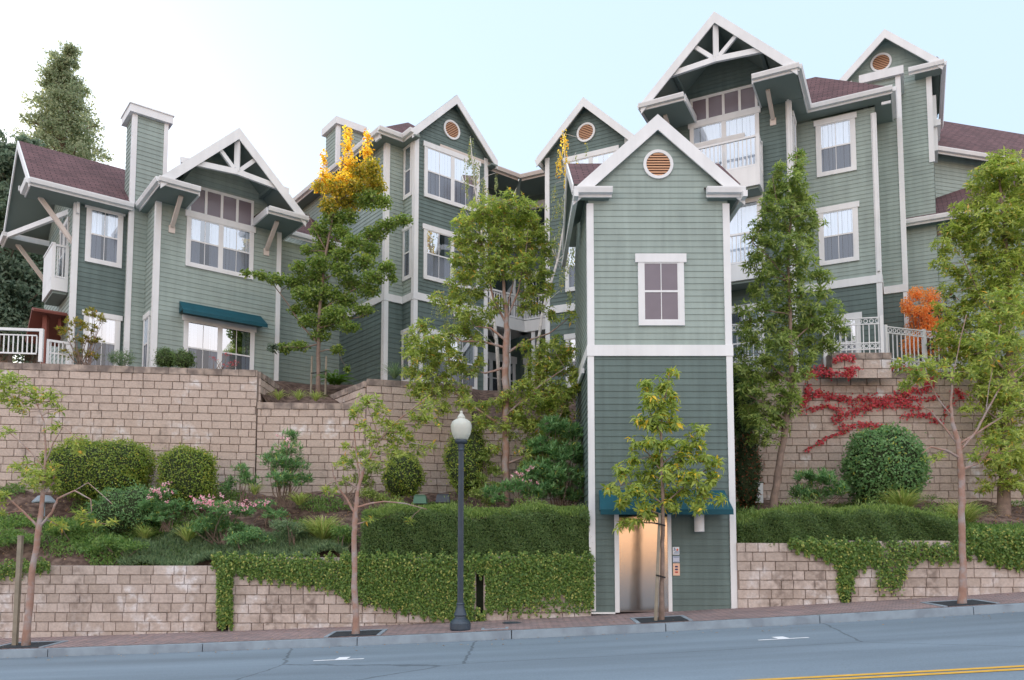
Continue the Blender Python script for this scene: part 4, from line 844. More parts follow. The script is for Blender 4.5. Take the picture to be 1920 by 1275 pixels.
# chimney column
cv=1.3; c0,c1=f.hit(1619,150,cv)[0],f.hit(1692,300,cv)[0]; cz=f.hit(1697,140,cv)[1]
mb=MB(); wall(mb,f,cv,[(GZ,c0,c1),(BZ0,c0,c1)],.163); dd=mb.build('chimney_base',DARK,H5)
mb=MB(); wall(mb,f,cv,[(BZ1,c0,c1),(cz,c0,c1)],.13); wall(mb,f.side(c0,cv),0,[(14,-1.2,0),(cz,-1.2,0)],.13); mb.box(f,c1-.02,c1,cv,cv+1.2,GZ,cz); ch=mb.build('chimney',SAGE,H5)
mb=MB(); mb.box(f,c0-.13,c1+.13,cv-.13,cv+1.2,cz,cz+.27); corner(mb,f,c1,cv,GZ,BZ0-.005,.12,-1); corner(mb,f,c1,cv,BZ1+.005,cz-.002,.12,-1); mb.box(f,c0,c1+.03,cv-.055,cv,BZ0,BZ1); corner(mb,f,c0,cv,15,cz-.002,.1,1); mb.build('chimney_cap',WHITE,ch)

# ================================================================== FAR RIGHT TOWER HOUSE
H6=thing('apartment_house',f.P(1.4,3,GZ),'green gabled stair tower with half hidden round vent, tallest at the right behind the chimney','house')
gv=2.5; g0,g1=.05,2.72
ap=f.hit(1652,57,gv-.4); r1=f.hit(1562,160,gv-.4); r2=f.hit(1767,118,gv-.4); uc=(r1[0]+r2[0])/2; hf=(r2[0]-r1[0])/2; ze=(r1[1]+r2[1])/2; zt=ap[1]; pt=(zt-ze)/hf; zw=zt-(g1-uc)*pt-.12
mb=MB(); wall(mb,f,gv,[(GZ,g0,g1),(zw,g0,g1),(zt-.14,uc-.03,uc+.03)],.13); wall(mb,f.side(g1,gv,True),0,[(GZ,0,4),(zw,0,4)],.13); wall(mb,f.side(g0,gv),0,[(GZ,-4,0),(zw,-4,0)],.13); mb.build('wall',SAGE,H6)
gable_roof(H6,f,uc,hf,ze,zt,gv-.42,gv+3,rake=.22)
Gx=f.side(g0-.3,gv+2.0); gable_roof(H6,Gx,0,1.93,ze+.35,zt-.02,0,g1-g0+.6,rake=.18)
mb=MB(); gutter(mb,f,gv-.42,f.hit(1703,132,gv-.4)[0],uc+hf+.05,ze-.02); gutter(mb,f,gv-.42,uc-hf-.05,uc-hf+.6,ze-.02); gutter(mb,f.side(uc+hf,0,True),0,gv-.4,gv+4,ze-.02); mb.build('gutter',WHITE,H6)
mb=MB(); mb.box(f,uc+hf-.8,uc+hf-.02,gv-.38,gv,ze-.22,ze-.17); mb.build('soffit',SOFFIT,H6)
mb=MB(); corner(mb,f,g1,gv,14.0,zw-.2,.13,-1); mb.build('corner_board',WHITE,H6)
louvre(H6,f,gv,f.hit(1652,120,gv)[0],f.hit(1652,118,gv)[1],.33)
mb=MB(); mb.box(f,g1,g1+.16,gv+.5,gv+1.5,14.6,16.5); mb.box(f,g1,g1+.26,gv+.4,gv+1.6,15.4,15.6); mb.build('side_window',WHITE,H6)

# ================================================================== FAR RIGHT WINGS
o_=atY(1742,300,27.5); fw=Fr(o_[:2],15)
H7=thing('apartment_wing',(o_[0],o_[1],GZ),'plain light green wing with brown roof behind the trees at the far right','house')
ez=atY(1742,282,27.3)[2]
mb=MB(); wall(mb,fw,0,[(GZ,-.2,9),(ez+.2,-.2,9)],.143); wall(mb,fw.side(-.2,0),0,[(GZ,-3,0),(ez+.2,-3,0)],.143); mb.build('wall',SAGE,H7)
mb=MB(); mb.slab([fw.P(-.65,-.42,ez),fw.P(9,-.42,ez),fw.P(9,3,ez+3.3),fw.P(-.65,3,ez+3.3)],.12,[(0,0),(9.5,0),(9.5,4),(0,4)],0,1); mb.build('roof',[SHING,SOFFIT],H7)
mb=MB(); gutter(mb,fw,-.42,-.65,9,ez-.01); corner(mb,fw,-.2,0,11,ez-.25,.14,1); mb.box(fw,-.33,-.22,-.1,-.0,13,ez-.6); mb.build('gutter',WHITE,H7)
fv=Fr(atY(1700,420,26.0)[:2],-26.6); lz=atY(1700,412,25.6)[2]
mb=MB(); wall(mb,fv,0,[(GZ,-1,7),(lz+.1,-1,7)],.143); mb.build('lower_wall',SAGE,H7)
mb=MB(); mb.slab([fv.P(-1,-.42,lz),fv.P(7,-.42,lz),fv.P(7,3,lz+2.1),fv.P(-1,3,lz+2.1)],.12,[(0,0),(8,0),(8,4),(0,4)],0,1); mb.build('lower_roof',[SHING,SOFFIT],H7)
mb=MB(); gutter(mb,fv,-.42,-1,7,lz-.01); mb.build('lower_gutter',WHITE,H7)
mb=MB(); u,z=fv.hit(1762,438,0); mb.box(fv,u-.2,u+.1,-.03,-.0186,z-.05,z+.08); mb.build('wall_vent',BARKG,H7)

# ================================================================== FENCES, PERGOLA, LAMP
def ring(mb,c,r,du,k=10,th=.012):
    pts=[(c[0]+du[0]*r*math.cos(2*math.pi*i/k),c[1]+du[1]*r*math.cos(2*math.pi*i/k),c[2]+r*math.sin(2*math.pi*i/k)) for i in range(k+1)]
    mb.tube(pts,[th]*(k+1),5)
def ringfence(p,q,z0,z1,label,nposts=2):
    ln=math.hypot(q[0]-p[0],q[1]-p[1]); f=Fr(p,math.degrees(math.atan2(q[1]-p[1],q[0]-p[0])))
    t=thing('fence',(p[0],p[1],z0),label,'fence','white ring topped railings on the right terrace')
    for i in range(nposts):
        m=MB(); u=ln*i/(nposts-1); m.box(f,u-.04,u+.04,-.04,.04,z0-.4,z1+.03); m.build('post',WHITE,t)
    m=MB(); h=z1-z0
    for z in (z1,z1-.17,z0+h*.36,z0+h*.36-.17,): m.box(f,.04,ln-.04,-.02,.02,z-.03,z)
    n=int(ln/.15)
    for i in range(n):
        u=.1+i*.15
        if u>ln-.06: break
        m.box(f,u-.012,u+.012,-.012,.012,z0-.05,z1-.17-.03)
        for z in (z1-.10,z0+h*.36-.10): ring(m,f.P(u+.07,0,z),.052,f.u)
    m.build('ring_panel',WHITE,t)
zt_=atY(1600,596,21.6)[2]
p=atY(1545,600,21.75)[:2]; q=atY(1652,600,21.5)[:2]; ringfence(p,q,6.58,zt_,'white ring topped railing standing on the block ledge')
p2=atY(1660,620,22.0)[:2]; q2=atY(1800,620,22.9)[:2]; ringfence(p2,q2,6.15,atY(1700,615,22.2)[2],'white ring topped railing right of the ledge in front of the orange shrub',3)
p3=(4.7,22.3); q3=atY(1430,610,22.3)[:2]; ringfence(p3,q3,6.25,atY(1390,608,22.3)[2],'white ring topped railing between the tower and the tall narrow tree')
def barfence(p,q,z0,z1,label,step=.115,inner=True):
    ln=math.hypot(q[0]-p[0],q[1]-p[1]); f=Fr(p,math.degrees(math.atan2(q[1]-p[1],q[0]-p[0])))
    t=thing('fence',(p[0],p[1],z0),label,'fence')
    m=MB(); m.box(f,ln-.09,ln,-.045,.045,z0-.1,z1); m.build('post',WHITE,t)
    m=MB(); m.box(f,0,ln-.09,-.035,.035,z1-.07,z1); m.box(f,0,ln-.16,-.02,.02,z1-.20,z1-.17); m.box(f,0,ln-.16,-.02,.02,z0+.1,z0+.14); m.build('rail',WHITE,t)
    m=MB(); n=int((ln-.16)/step)
    for i in range(n+1): u=(ln-.16)*i/n; m.box(f,u-.013,u+.013,-.013,.013,z0+.14,z1-.20)
    m.build('baluster_panel',WHITE,t)
p=(-17,20.6); q=atY(82,620,21.2)[:2]; barfence(p,q,atY(82,672,21.2)[2],atY(40,617,21.2)[2],'white metal railing on top of the tall wall at the far left')
p=atY(88,640,21.6)[:2]; q=atY(140,640,22.0)[:2]; zz=atY(88,636,21.6)[2]
t=thing('gate',(p[0],p[1],6.1),'low white square barred gate between the railing and the left house','gate'); fg=Fr(p,math.degrees(math.atan2(q[1]-p[1],q[0]-p[0]))); ln=math.hypot(q[0]-p[0],q[1]-p[1])
m=MB(); 
for u in (0,ln-.06): m.box(fg,u,u+.06,-.03,.03,5.95,zz)
m.box(fg,.06,ln-.06,-.03,.03,zz-.06,zz); m.box(fg,.06,ln-.06,-.03,.03,6.05,6.1); m.build('gate_frame',WHITE,t)
m=MB(); m.box(fg,.06,ln-.06,-.012,.012,zz-.38,zz-.34)
for i in range(1,7): u=ln*i/7; m.box(fg,u-.014,u+.014,-.014,.014,6.1,zz-.06)
m.build('gate_bars',WHITE,t)
t=thing('pergola',(-13.4,24.2,6.2),'red brown timber entry canopy below the left balcony','canopy')
f=FL; a=f.hit(62,577,3.2); 
def LP(px,py,v): u,z=FL.hit(px,py,v); return FL.P(u,v,z)
m=MB(); A=LP(60,576,2.2); Bq=LP(130,583,2.2); du=(Bq[0]-A[0],Bq[1]-A[1]); back=(FL.v[0]*1.1,FL.v[1]*1.1)
m.slab([A,(Bq[0],Bq[1],A[2]),(Bq[0]+back[0],Bq[1]+back[1],A[2]-.75),(A[0]+back[0],A[1]+back[1],A[2]-.75)][::1],.1); m.slab([(A[0],A[1],A[2]+.002),(Bq[0],Bq[1],A[2]+.002),(Bq[0]-back[0]*.3,Bq[1]-back[1]*.3,A[2]-.12),(A[0]-back[0]*.3,A[1]-back[1]*.3,A[2]-.12)][::-1],.06); m.build('roof',REDW,t)
c=LP(86,600,2.3)
m=MB(); m.beam((c[0],c[1],6.2),(c[0],c[1],A[2]-.1),.13,.13); m.build('post',REDW,t)
m=MB(); m.beam((c[0],c[1],A[2]-.55),(c[0]+back[0]*.5-.02,c[1]+back[1]*.5,A[2]-.35),.09,.09); m.beam((c[0]+.3,c[1]+.24,A[2]-.12),(c[0]+.3,c[1]+.24,A[2]-.5),.1,.1); m.build('knee_brace',REDW,t)
# street lamp
X,Y,_=atY(863,1182,16.45); z0=walk_z(X,Y); zt_=atY(863,770,16.45)[2]; zg=atY(863,825,16.45)[2]-z0
t=thing('street_lamp',(X,Y,z0),'blue black street lamp with a pale acorn globe in front of the hedge','street lamp')
m=MB(); m.lathe((X,Y,z0),[(.20,0),(.21,.03),(.21,.14),(.19,.18),(.12,.24),(.11,.28),(.135,.30),(.12,.34),(.085,.44),(.075,.50),(.085,.52),(.07,.55)],24); m.build('base',POST,t)
m=MB(); n=16; 
for k in range(n):
    a0_,a1_=2*math.pi*k/n,2*math.pi*(k+.5)/n
h=zg-.22
base=len(m.v)
for z in (.54,h):
    for k in range(32):
        r=(.062 if z<1 else .056)*(1 if k%2 else .86); a=2*math.pi*k/32; m.v.append((X+r*math.cos(a),Y+r*math.sin(a),z0+z))
for k in range(32): m.f.append((k,(k+1)%32,32+(k+1)%32,32+k)); m.uv.append(None); m.m.append(0)
m.build('fluted_post',POST,t)
m=MB(); m.lathe((X,Y,z0+h),[(.062,0),(.07,.02),(.062,.04),(.075,.13),(.12,.16),(.13,.19),(.12,.22),(.09,.225)],24); m.build('capital',POST,t)
GLOBE=mat('frosted acorn globe',(.72,.76,.70),.35,spec=.5); b=GLOBE.node_tree.nodes['Principled BSDF']; b.inputs['Transmission Weight'].default_value=.35; b.inputs['Roughness'].default_value=.4
gz=z0+zg; H=zt_-gz; W_=.215
m=MB(); m.lathe((X,Y,gz),[(.10,0),(.14,.03*H),(.19,.20*H),(.213,.38*H),(.215,.50*H),(.19,.62*H),(.12,.70*H),(.075,.73*H),(.085,.755*H),(.075,.80*H),(.05,.86*H),(.03,.90*H),(.028,.93*H),(.035,.96*H),(.012,1.0*H)],32); m.build('globe',GLOBE,t,smooth=True)
# wooden post at the left, yard boxes
X,Y,_=atY(28,1205,16.6); z0=walk_z(X,Y); m=MB(); m.beam((X,Y,z0-.1),(X+.02,Y,atY(28,1004,16.6)[2]),.085,.085); tag(m.build('wooden_post',WOODP,None,(X,Y,z0)),'weathered square wooden post beside the leftmost street tree','post')
def ybox(px,py,w,h,m_,lab,Y,cat):
    X,Y,z=atY(px,py,Y); m=MB(); m.hexa([(X-w/2,Y-.15,z-.1),(X+w/2,Y-.15,z-.1),(X+w/2,Y+.2,z-.1),(X-w/2,Y+.2,z-.1),(X-w/2+.03,Y-.13,z+h),(X+w/2-.03,Y-.13,z+h),(X+w/2-.03,Y+.18,z+h),(X-w/2+.03,Y+.18,z+h)]); m.beam((X-w/2+.05,Y,z+h+.01),(X+w/2-.05,Y,z+h+.01),.3,.02); return tag(m.build('utility_box',m_,None,(X,Y,z)),lab,cat)
ybox(788,937,.34,.1,GREENBOX,'pale green plastic irrigation box on the slope left of the street lamp',20.3,'irrigation box')
ybox(831,935,.36,.09,POST,'dark grey irrigation box on the slope just behind the street lamp',20.3,'irrigation box')
X,Y,z=atY(82,945,19.6); m=MB(); m.lathe((X,Y,z-.3),[(.04,0),(.04,.35),(.29,.33),(.30,.36),(.16,.50),(.03,.52)],4); tag(m.build('path_light',CONC,None,(X,Y,z-.3)),'grey pyramid topped path light in the planting behind the leftmost street tree','path light')
X,Y,z=atY(1408,925,21.5); m=MB(); m.box(FX,X-.02,X+.34,21.55,21.76,z-.35,z+.3); t=m.build('service_cabinet',SIGNW,None,(X,21.7,z)); tag(t,'white utility cabinet on the block wall base behind the leaning trunk','utility cabinet'); m=MB(); m.box(FX,X+.03,X+.15,21.53,21.549,z-.1,z+.08); m.build('dark_panel',GRATE,t)
# ================================================================== PLANTS
def nrmz(a): return a/np.maximum(np.linalg.norm(a,axis=-1,keepdims=True),1e-9)
class Leaves:
    def __init__(s): s.V=[]; s.F=[]; s.n=0
    def add(s,pos,d,nr,ln,wd,big=False,droop=.12):
        pos=np.asarray(pos,float); n=len(pos)
        if n==0: return
        d=nrmz(d); sd=nrmz(np.cross(d,nr)); up=np.cross(sd,d); ln=np.broadcast_to(ln,(n,))[:,None]; wd=np.broadcast_to(wd,(n,))[:,None]
        tip=pos+d*ln-up*ln*droop
        L=pos+d*ln*.45+sd*wd*.5+up*ln*.06; R=pos+d*ln*.45-sd*wd*.5+up*ln*.06
        if big:
            M=pos+d*ln*.5-up*wd*.12
            V=np.stack([pos,L,tip,R,M],1).reshape(-1,3); b=s.n+np.arange(n)[:,None]*5
            F=np.concatenate([b+np.array([[0,4,2,1]]),b+np.array([[0,3,2,4]])],0); s.n+=5*n
        else:
            V=np.stack([pos,L,tip,R],1).reshape(-1,3); F=s.n+np.arange(n)[:,None]*4+np.array([[0,1,2,3]]); s.n+=4*n
        s.V.append(V); s.F.append(F)
    def build(s,name,m,parent=None,loc=None): return quads_mesh(name,np.concatenate(s.V),np.concatenate(s.F),m,parent,loc)
def rdir(n): return nrmz(RNG.normal(size=(n,3)))
def whorls(Lv,C,A,k,ln,wd,lo=.6,hi=1.9,droop=.15,big=True):
    """rosettes of k leaves round axis A at centres C"""
    n=len(C)
    if n==0: return
    A=nrmz(A); ref=np.where(np.abs(A[:,2:3])<.9,np.array([[0,0,1.]]),np.array([[1.,0,0]])); X=nrmz(np.cross(A,ref)); Y=np.cross(A,X)
    k_=np.arange(k); ph=(k_*2.4)[None,:]+RNG.uniform(0,6.28,(n,1)); th=RNG.uniform(lo,hi,(n,k))
    R=X[:,None,:]*np.cos(ph)[...,None]+Y[:,None,:]*np.sin(ph)[...,None]
    D=R*np.sin(th)[...,None]+A[:,None,:]*np.cos(th)[...,None]; Nn=A[:,None,:]*np.sin(th)[...,None]-R*np.cos(th)[...,None]
    P=np.broadcast_to(C[:,None,:],D.shape)+D*.01
    L=ln*RNG.uniform(.6,1.15,n*k)
    Lv.add(P.reshape(-1,3),D.reshape(-1,3),Nn.reshape(-1,3),L,wd*L/ln,big,droop)
def ell(n,c,r,p=.45):
    d=rdir(n); return np.array(c)+d*np.array(r)*(RNG.uniform(0,1,(n,1))**p), d
def curve(a,b,sag=.1,n=6):
    a=np.array(a);b=np.array(b); d=b-a; L=np.linalg.norm(d); off=RNG.normal(size=3)*L*.06; out=[]
    for i in range(n+1):
        t=i/n; p=a+d*t; p=p+off*math.sin(t*math.pi); p[2]-=sag*L*math.sin(t*math.pi); p=p+RNG.normal(size=3)*L*.012*(0<i<n); out.append(tuple(p))
    return out
DM=2.3
def tree(name,label,cat,Y,trunk,limbs,blobs,lm,bm,ln=.13,wd=.04,k=9,dens=1.0,group=None,style='whorl',twig=.5,z0=None,extra=None,dep=1.0,r0=1.0,lo=.6,hi=1.9,droop=.18,tw_r=.007,big=True):
    sc=Y/FPX; b=atY(trunk[0][0],trunk[0][1],Y); base=(b[0],b[1],b[2] if z0 is None else z0)
    t=thing(name,base,label,cat,group)
    def P(px,py,dy=0): return np.array(atY(px,py,Y+dy))
    wood=MB(); sk=[]
    def densify(pts,rad):
        out=[];rr=[]
        for i in range(len(pts)-1):
            n=4
            for j in range(n):
                q=pts[i]+(pts[i+1]-pts[i])*j/n; 
                out.append(q+RNG.normal(size=3)*rad[i]*.12); rr.append(lerp(rad[i],rad[i+1],j/n)*(1+RNG.uniform(-.06,.08)))
        out.append(pts[-1]); rr.append(rad[-1]); return out,rr
    tp=[P(x,y) for x,y,*_ in trunk]; tr=[(q[2] if len(q)>2 else .012)*r0 for q in trunk]
    tp[0]=np.array([tp[0][0],tp[0][1],base[2]-.15]); 
    tp,tr=densify(tp,tr); tr[0]*=1.35; tr[1]*=1.12
    wood.tube(tp,tr,9); sk+=[(p,r) for p,r in zip(tp,tr)][4:]
    for li in limbs:
        dyy=RNG.uniform(-.5,.5)*dep if len(li[0])<3 else li[0][2]
        n=len(li); s0=P(*li[0][:2]); j=min(range(len(sk)),key=lambda i:np.linalg.norm(sk[i][0]-s0)); r=min(sk[j][1]*.5,.036*r0)
        pts=[sk[j][0]]+[P(q[0],q[1],dyy*(i+1)/n) for i,q in enumerate(li[1:])]
        rad=[lerp(r,.008,i/(len(pts)-1)) for i in range(len(pts))]
        pts,rad=densify(pts,rad); wood.tube(pts,rad,6); sk+=list(zip(pts,rad))[2:]
    Lv={}
    for bb in blobs:
        px,py,rx,ry=bb[:4]; m_=bb[4] if len(bb)>4 else lm
        dy=RNG.uniform(-1,1)*rx*sc*1.2*dep
        c=P(px,py,dy); R=np.array([rx*sc,rx*sc*1.0*dep,ry*sc*1.3])
        best=min(range(len(sk)),key=lambda i:np.linalg.norm((sk[i][0]-c)*np.array([1,.6,1]))+max(0,sk[i][0][2]-c[2])*1.5)
        q,r=sk[best]; rb=min(r*.6,.018*r0+.004); cv=curve(q,c-np.array([0,0,R[2]*.3]),-.05,5); wood.tube(cv,[lerp(rb,.006,i/5) for i in range(6)],5)
        sk+=[(np.array(p),.007) for p in cv[3:]]
        L=Lv.setdefault(m_.name,(m_,Leaves()))[1]
        n=max(3,int(DM*dens*rx*ry/42*(.45 if m_ is LF_GOLD else 1)))
        if style=='whorl':
            C,d=ell(n,c,R*1.38,.62); A=d*.6+np.array([0,0,.8])+RNG.normal(size=(n,3))*.25
            whorls(L,C,A,k,ln,wd,lo,hi,droop,big)
        else:
            C,d=ell(n*k,c,R*1.2,.6); dd=nrmz(RNG.normal(size=(n*k,3))*np.array([1,1,.5])+np.array([0,0,-.35])); nn=nrmz(RNG.normal(size=(n*k,3))*.5+np.array([0,0,1.])); 
            L.add(C,dd,nn,ln*RNG.uniform(.6,1.2,n*k),wd*RNG.uniform(.7,1.2,n*k),big,.2)
        for i in range(int(len(C)*twig/DM)):
            if style!='whorl' and i>n: break
            wood.tube(curve(c-np.array([0,0,R[2]*.3]),C[i],.0,2),[tw_r,tw_r*.8,tw_r*.5],4)
    wood.build('trunk',bm,t,smooth=True)
    for i,(m_,L) in enumerate(Lv.values()): L.build('crown',m_,t)
    if extra: extra(t)
    return t
ROSE_DROOP=.35
def stake(t,pts,w=.045):
    for i,(a,b_) in enumerate(pts):
        m=MB(); m.tube([a,b_],[w/2+.008,w/2],8); m.build('stake',WOODP,t)
def B(*a): return [tuple(x) for x in a]
# ---- street trees
SG='young street trees along the kerb'
def zt(n,py): return walk_z(TREE_X[n],16.5)
tree('street_tree','sparse leftmost street tree with salmon trunk and wide bare limbs','tree',16.5,[(48,1207,.075),(58,1100,.062),(66,1040,.058),(73,990,.06),(80,930,.042),(84,880,.03),(86,840,.02),(82,790,.014),(66,750,.01)],
 [[(72,992),(98,960),(108,935),(140,920),(170,936),(172,960)],[(72,995),(50,965),(28,945),(5,925),(-20,900)],[(84,880),(60,850),(40,830),(18,812)],[(84,870),(100,830),(118,800),(150,825)],[(80,930),(100,905),(103,880),(92,860)],[(66,760),(95,750),(110,740)],[(140,920),(165,905),(200,935),(210,945)]],
 B((18,712,24,13),(50,738,24,11),(98,745,17,10),(104,766,12,10),(10,745,18,12),(35,765,18,9),(65,755,12,7),(20,812,14,6),(104,803,13,6),(150,826,16,7),(148,842,9,8),(48,880,20,12),(75,893,26,14),(98,880,16,8),(30,872,10,6),(60,905,18,8),(6,932,14,9),(2,962,8,6),(108,982,14,7),(150,968,14,7),(178,978,14,6),(205,982,10,5),(104,905,9,7)),LF_MAD,BARK,ln=.13,wd=.042,k=9,dens=1.5,group=SG,z0=zt('a',0),twig=.3,dep=.8)
tree('street_tree','slender street tree with forked bare limbs between the left ivy and the lamp','tree',16.5,[(667,1190,.07),(665,1100,.058),(664,1000,.052),(666,965,.055),(672,915,.038),(684,870,.03),(712,825,.022),(738,795,.016),(775,765,.012),(800,745,.01)],
 [[(666,960),(650,935),(635,915),(625,890),(622,870)],[(668,950),(690,945),(720,940),(760,944),(800,955)],[(672,905),(668,850),(664,810),(672,775)],[(690,860),(735,850),(770,830),(800,835)],[(672,915),(645,900),(620,905),(605,915)],[(710,825),(700,790),(690,765)]],
 B((688,755,24,11),(665,770,14,8),(712,775,16,8),(728,796,20,10),(752,808,20,11),(738,824,18,9),(780,785,20,11),(800,762,14,10),(770,825,18,9),(805,790,14,8),(700,815,16,8),(715,842,20,9),(745,848,18,8),(675,800,12,7),(645,838,11,6),(690,870,14,7),(640,872,10,5),(607,918,12,6),(628,925,9,5),(785,845,16,8),(810,838,12,7),(660,855,10,5),(655,900,8,5),(725,870,12,6),(690,975,7,4),(768,975,7,4)),LF_MAD,BARK,ln=.13,wd=.04,k=9,dens=1.5,group=SG,z0=zt('b',0),twig=.3,dep=.8)
def st3(t):
    X,Y,_=atY(1229,1165,16.42); z=walk_z(X,Y); stake(t,[((X,Y,z-.1),atY(1237,962,16.45))],.06)
    m=MB(); 
    for y in (983,1080): 
        c=atY(1240,y,16.46); m.beam((c[0]-.12,c[1]-.06,c[2]+.02),(c[0]+.07,c[1]-.06,c[2]-.03),.02,.03)
    m.build('tree_tie',BLACK,t)
tree('street_tree','staked leafy street tree with yellowing leaves in front of the tower door','tree',16.5,[(1240,1170,.055),(1241,1080,.047),(1242,1000,.043),(1243,930,.038),(1241,870,.03),(1239,800,.022),(1248,740,.014),(1256,700,.008)],
 [[(1242,950),(1210,920),(1180,905),(1150,915)],[(1242,940),(1280,915),(1310,890),(1340,870)],[(1241,880),(1215,850),(1195,835)],[(1241,870),(1275,845),(1300,815)],[(1240,820),(1222,780),(1210,745)]],
 B((1260,697,12,6),(1215,722,13,9),(1243,726,20,12),(1222,750,18,12),(1258,752,14,14),(1238,775,22,14),(1205,788,15,8),(1262,790,16,10),(1230,800,20,10),(1308,806,15,9),(1195,835,15,10),(1220,830,16,9),(1252,832,18,10),(1287,838,18,10),(1310,828,12,7),(1190,862,16,9),(1232,862,22,11),(1275,862,20,10),(1320,862,18,11),(1345,865,14,8),(1170,885,18,10),(1212,890,24,12),(1258,890,24,12),(1302,892,20,10),(1335,893,14,9),(1150,915,16,9),(1190,920,24,12),(1235,922,26,13),(1282,922,24,12),(1322,920,16,9),(1172,940,18,9),(1210,948,20,10),(1258,948,20,10),(1310,944,18,9),(1345,935,10,7),(1185,978,16,6),(1215,970,14,7),(1165,985,9,5)),LF_YEL,BARKG,ln=.17,wd=.06,k=8,dens=1.45,group=SG,z0=zt('c',0),twig=.5,droop=.35,lo=1.0,hi=2.2,extra=st3)
tree('street_tree','rightmost street tree with peeling grey and orange trunk and twisted red limbs','tree',16.5,[(1803,1138,.085),(1806,1060,.066),(1804,960,.062),(1803,880,.065),(1798,835,.055),(1785,790,.035),(1783,750,.025),(1786,700,.015)],
 [[(1803,875),(1830,870),(1855,848),(1880,850),(1925,835)],[(1800,840),(1830,810),(1848,775),(1870,735),(1900,700),(1925,680)],[(1800,860),(1775,845),(1745,838),(1728,850)],[(1785,780),(1760,750),(1742,715),(1735,690)],[(1848,775),(1855,720),(1868,660),(1875,610)],[(1785,740),(1790,690),(1800,640),(1812,590)],[(1798,830),(1770,800),(1745,770),(1720,760)],[(1800,835),(1850,800),(1890,775),(1925,765)]],
 B((1692,678,14,8),(1712,700,18,9),(1735,685,20,10),(1762,692,18,9),(1700,722,14,8),(1725,712,14,8),(1780,705,14,8),(1850,640,22,12),(1880,620,24,13),(1905,640,20,14),(1860,600,24,12),(1895,590,22,12),(1912,560,16,12),(1850,670,18,10),(1905,680,16,12),(1830,640,16,9),(1820,700,14,8),(1890,720,18,10),(1860,830,18,9),(1895,815,22,12),(1912,850,16,12),(1830,850,12,7),(1870,860,14,8),(1900,770,18,10),(1752,860,12,6),(1865,560,20,10)),LF_MAD,BARK,ln=.14,wd=.045,k=9,dens=1.5,group=SG,z0=zt('d',0),twig=.35,dep=.9)
# ---- terrace trees
def g3(t):
    for px in (583,610):
        a=atY(px,728,23.4); b_=atY(px+2,668,23.4); stake(t,[((a[0],a[1],a[2]-.2),b_)],.05)
    m=MB(); a=atY(583,700,23.38); b_=atY(611,697,23.38); m.beam(a,b_,.02,.03); m.build('tree_tie',BLACK,t)
tree('maple_tree','tall staked maple between the two left houses, its top glowing gold in the sun','tree',23.4,[(597,735,.065),(597,660,.055),(598,600,.05),(604,540,.042),(612,470,.036),(625,400,.028),(638,330,.02),(650,260,.01)],
 [[(598,640),(565,610),(540,570),(510,530),(465,512)],[(600,590),(640,555),(690,530),(732,495)],[(608,510),(660,470),(710,435),(768,410)],[(622,420),(603,370),(606,310)],[(628,390),(670,350),(690,275)],[(598,650),(570,652),(530,650)],[(600,610),(650,600),(690,590)],[(612,470),(590,430),(578,400)]],
 B((653,250,9,13,LF_GOLD),(652,275,11,14,LF_GOLD),(689,258,7,12,LF_GOLD),(688,285,11,14,LF_GOLD),(607,300,6,16,LF_GOLD),(610,330,12,14,LF_GOLD),(655,308,18,14,LF_GOLD),(640,335,24,12,LF_GOLD),(672,325,18,14,LF_GOLD),(672,325,18,14,LF_MAPLEG),(600,350,14,8,LF_GOLD),(600,350,14,8,LF_MAPLEG),(630,352,24,10,LF_GOLD),(630,352,24,10,LF_MAPLEG),(668,348,20,10,LF_GOLD),(668,348,20,10,LF_MAPLEG),(697,318,18,16,LF_MAPLEG),(705,350,18,14,LF_MAPLEG),(690,372,26,14),(650,378,28,14,LF_MAPLEG),(615,385,16,12,LF_MAPLEG),(720,378,14,10),(625,410,22,12),(655,405,18,10),(600,432,18,11),(640,435,18,11),(755,412,18,8),(725,422,20,9),(700,440,22,12),(665,455,22,12),(610,462,22,13),(575,468,12,7),(640,478,18,10),(695,468,18,10),(600,492,22,12),(680,492,24,11),(640,505,20,11),(560,500,16,9),(725,500,16,9),(700,520,22,10),(735,520,9,7),(590,520,24,12),(660,530,24,11),(555,528,20,11),(520,523,20,8),(490,516,16,6),(462,511,10,5),(610,548,26,12),(570,552,22,11),(690,545,22,9),(645,560,24,11),(595,575,26,12),(555,580,14,8),(630,588,26,11),(680,580,22,8),(610,605,26,11),(575,600,18,9),(655,612,20,7),(600,628,20,9),(560,648,18,7),(535,652,16,7),(512,652,9,7,LF_BGD),(632,655,12,7),(650,690,6,5)),LF_MAPLE,BARKG,ln=.09,wd=.075,k=11,dens=4.2,style='rand',twig=.1,extra=g3,dep=.8,big=True)
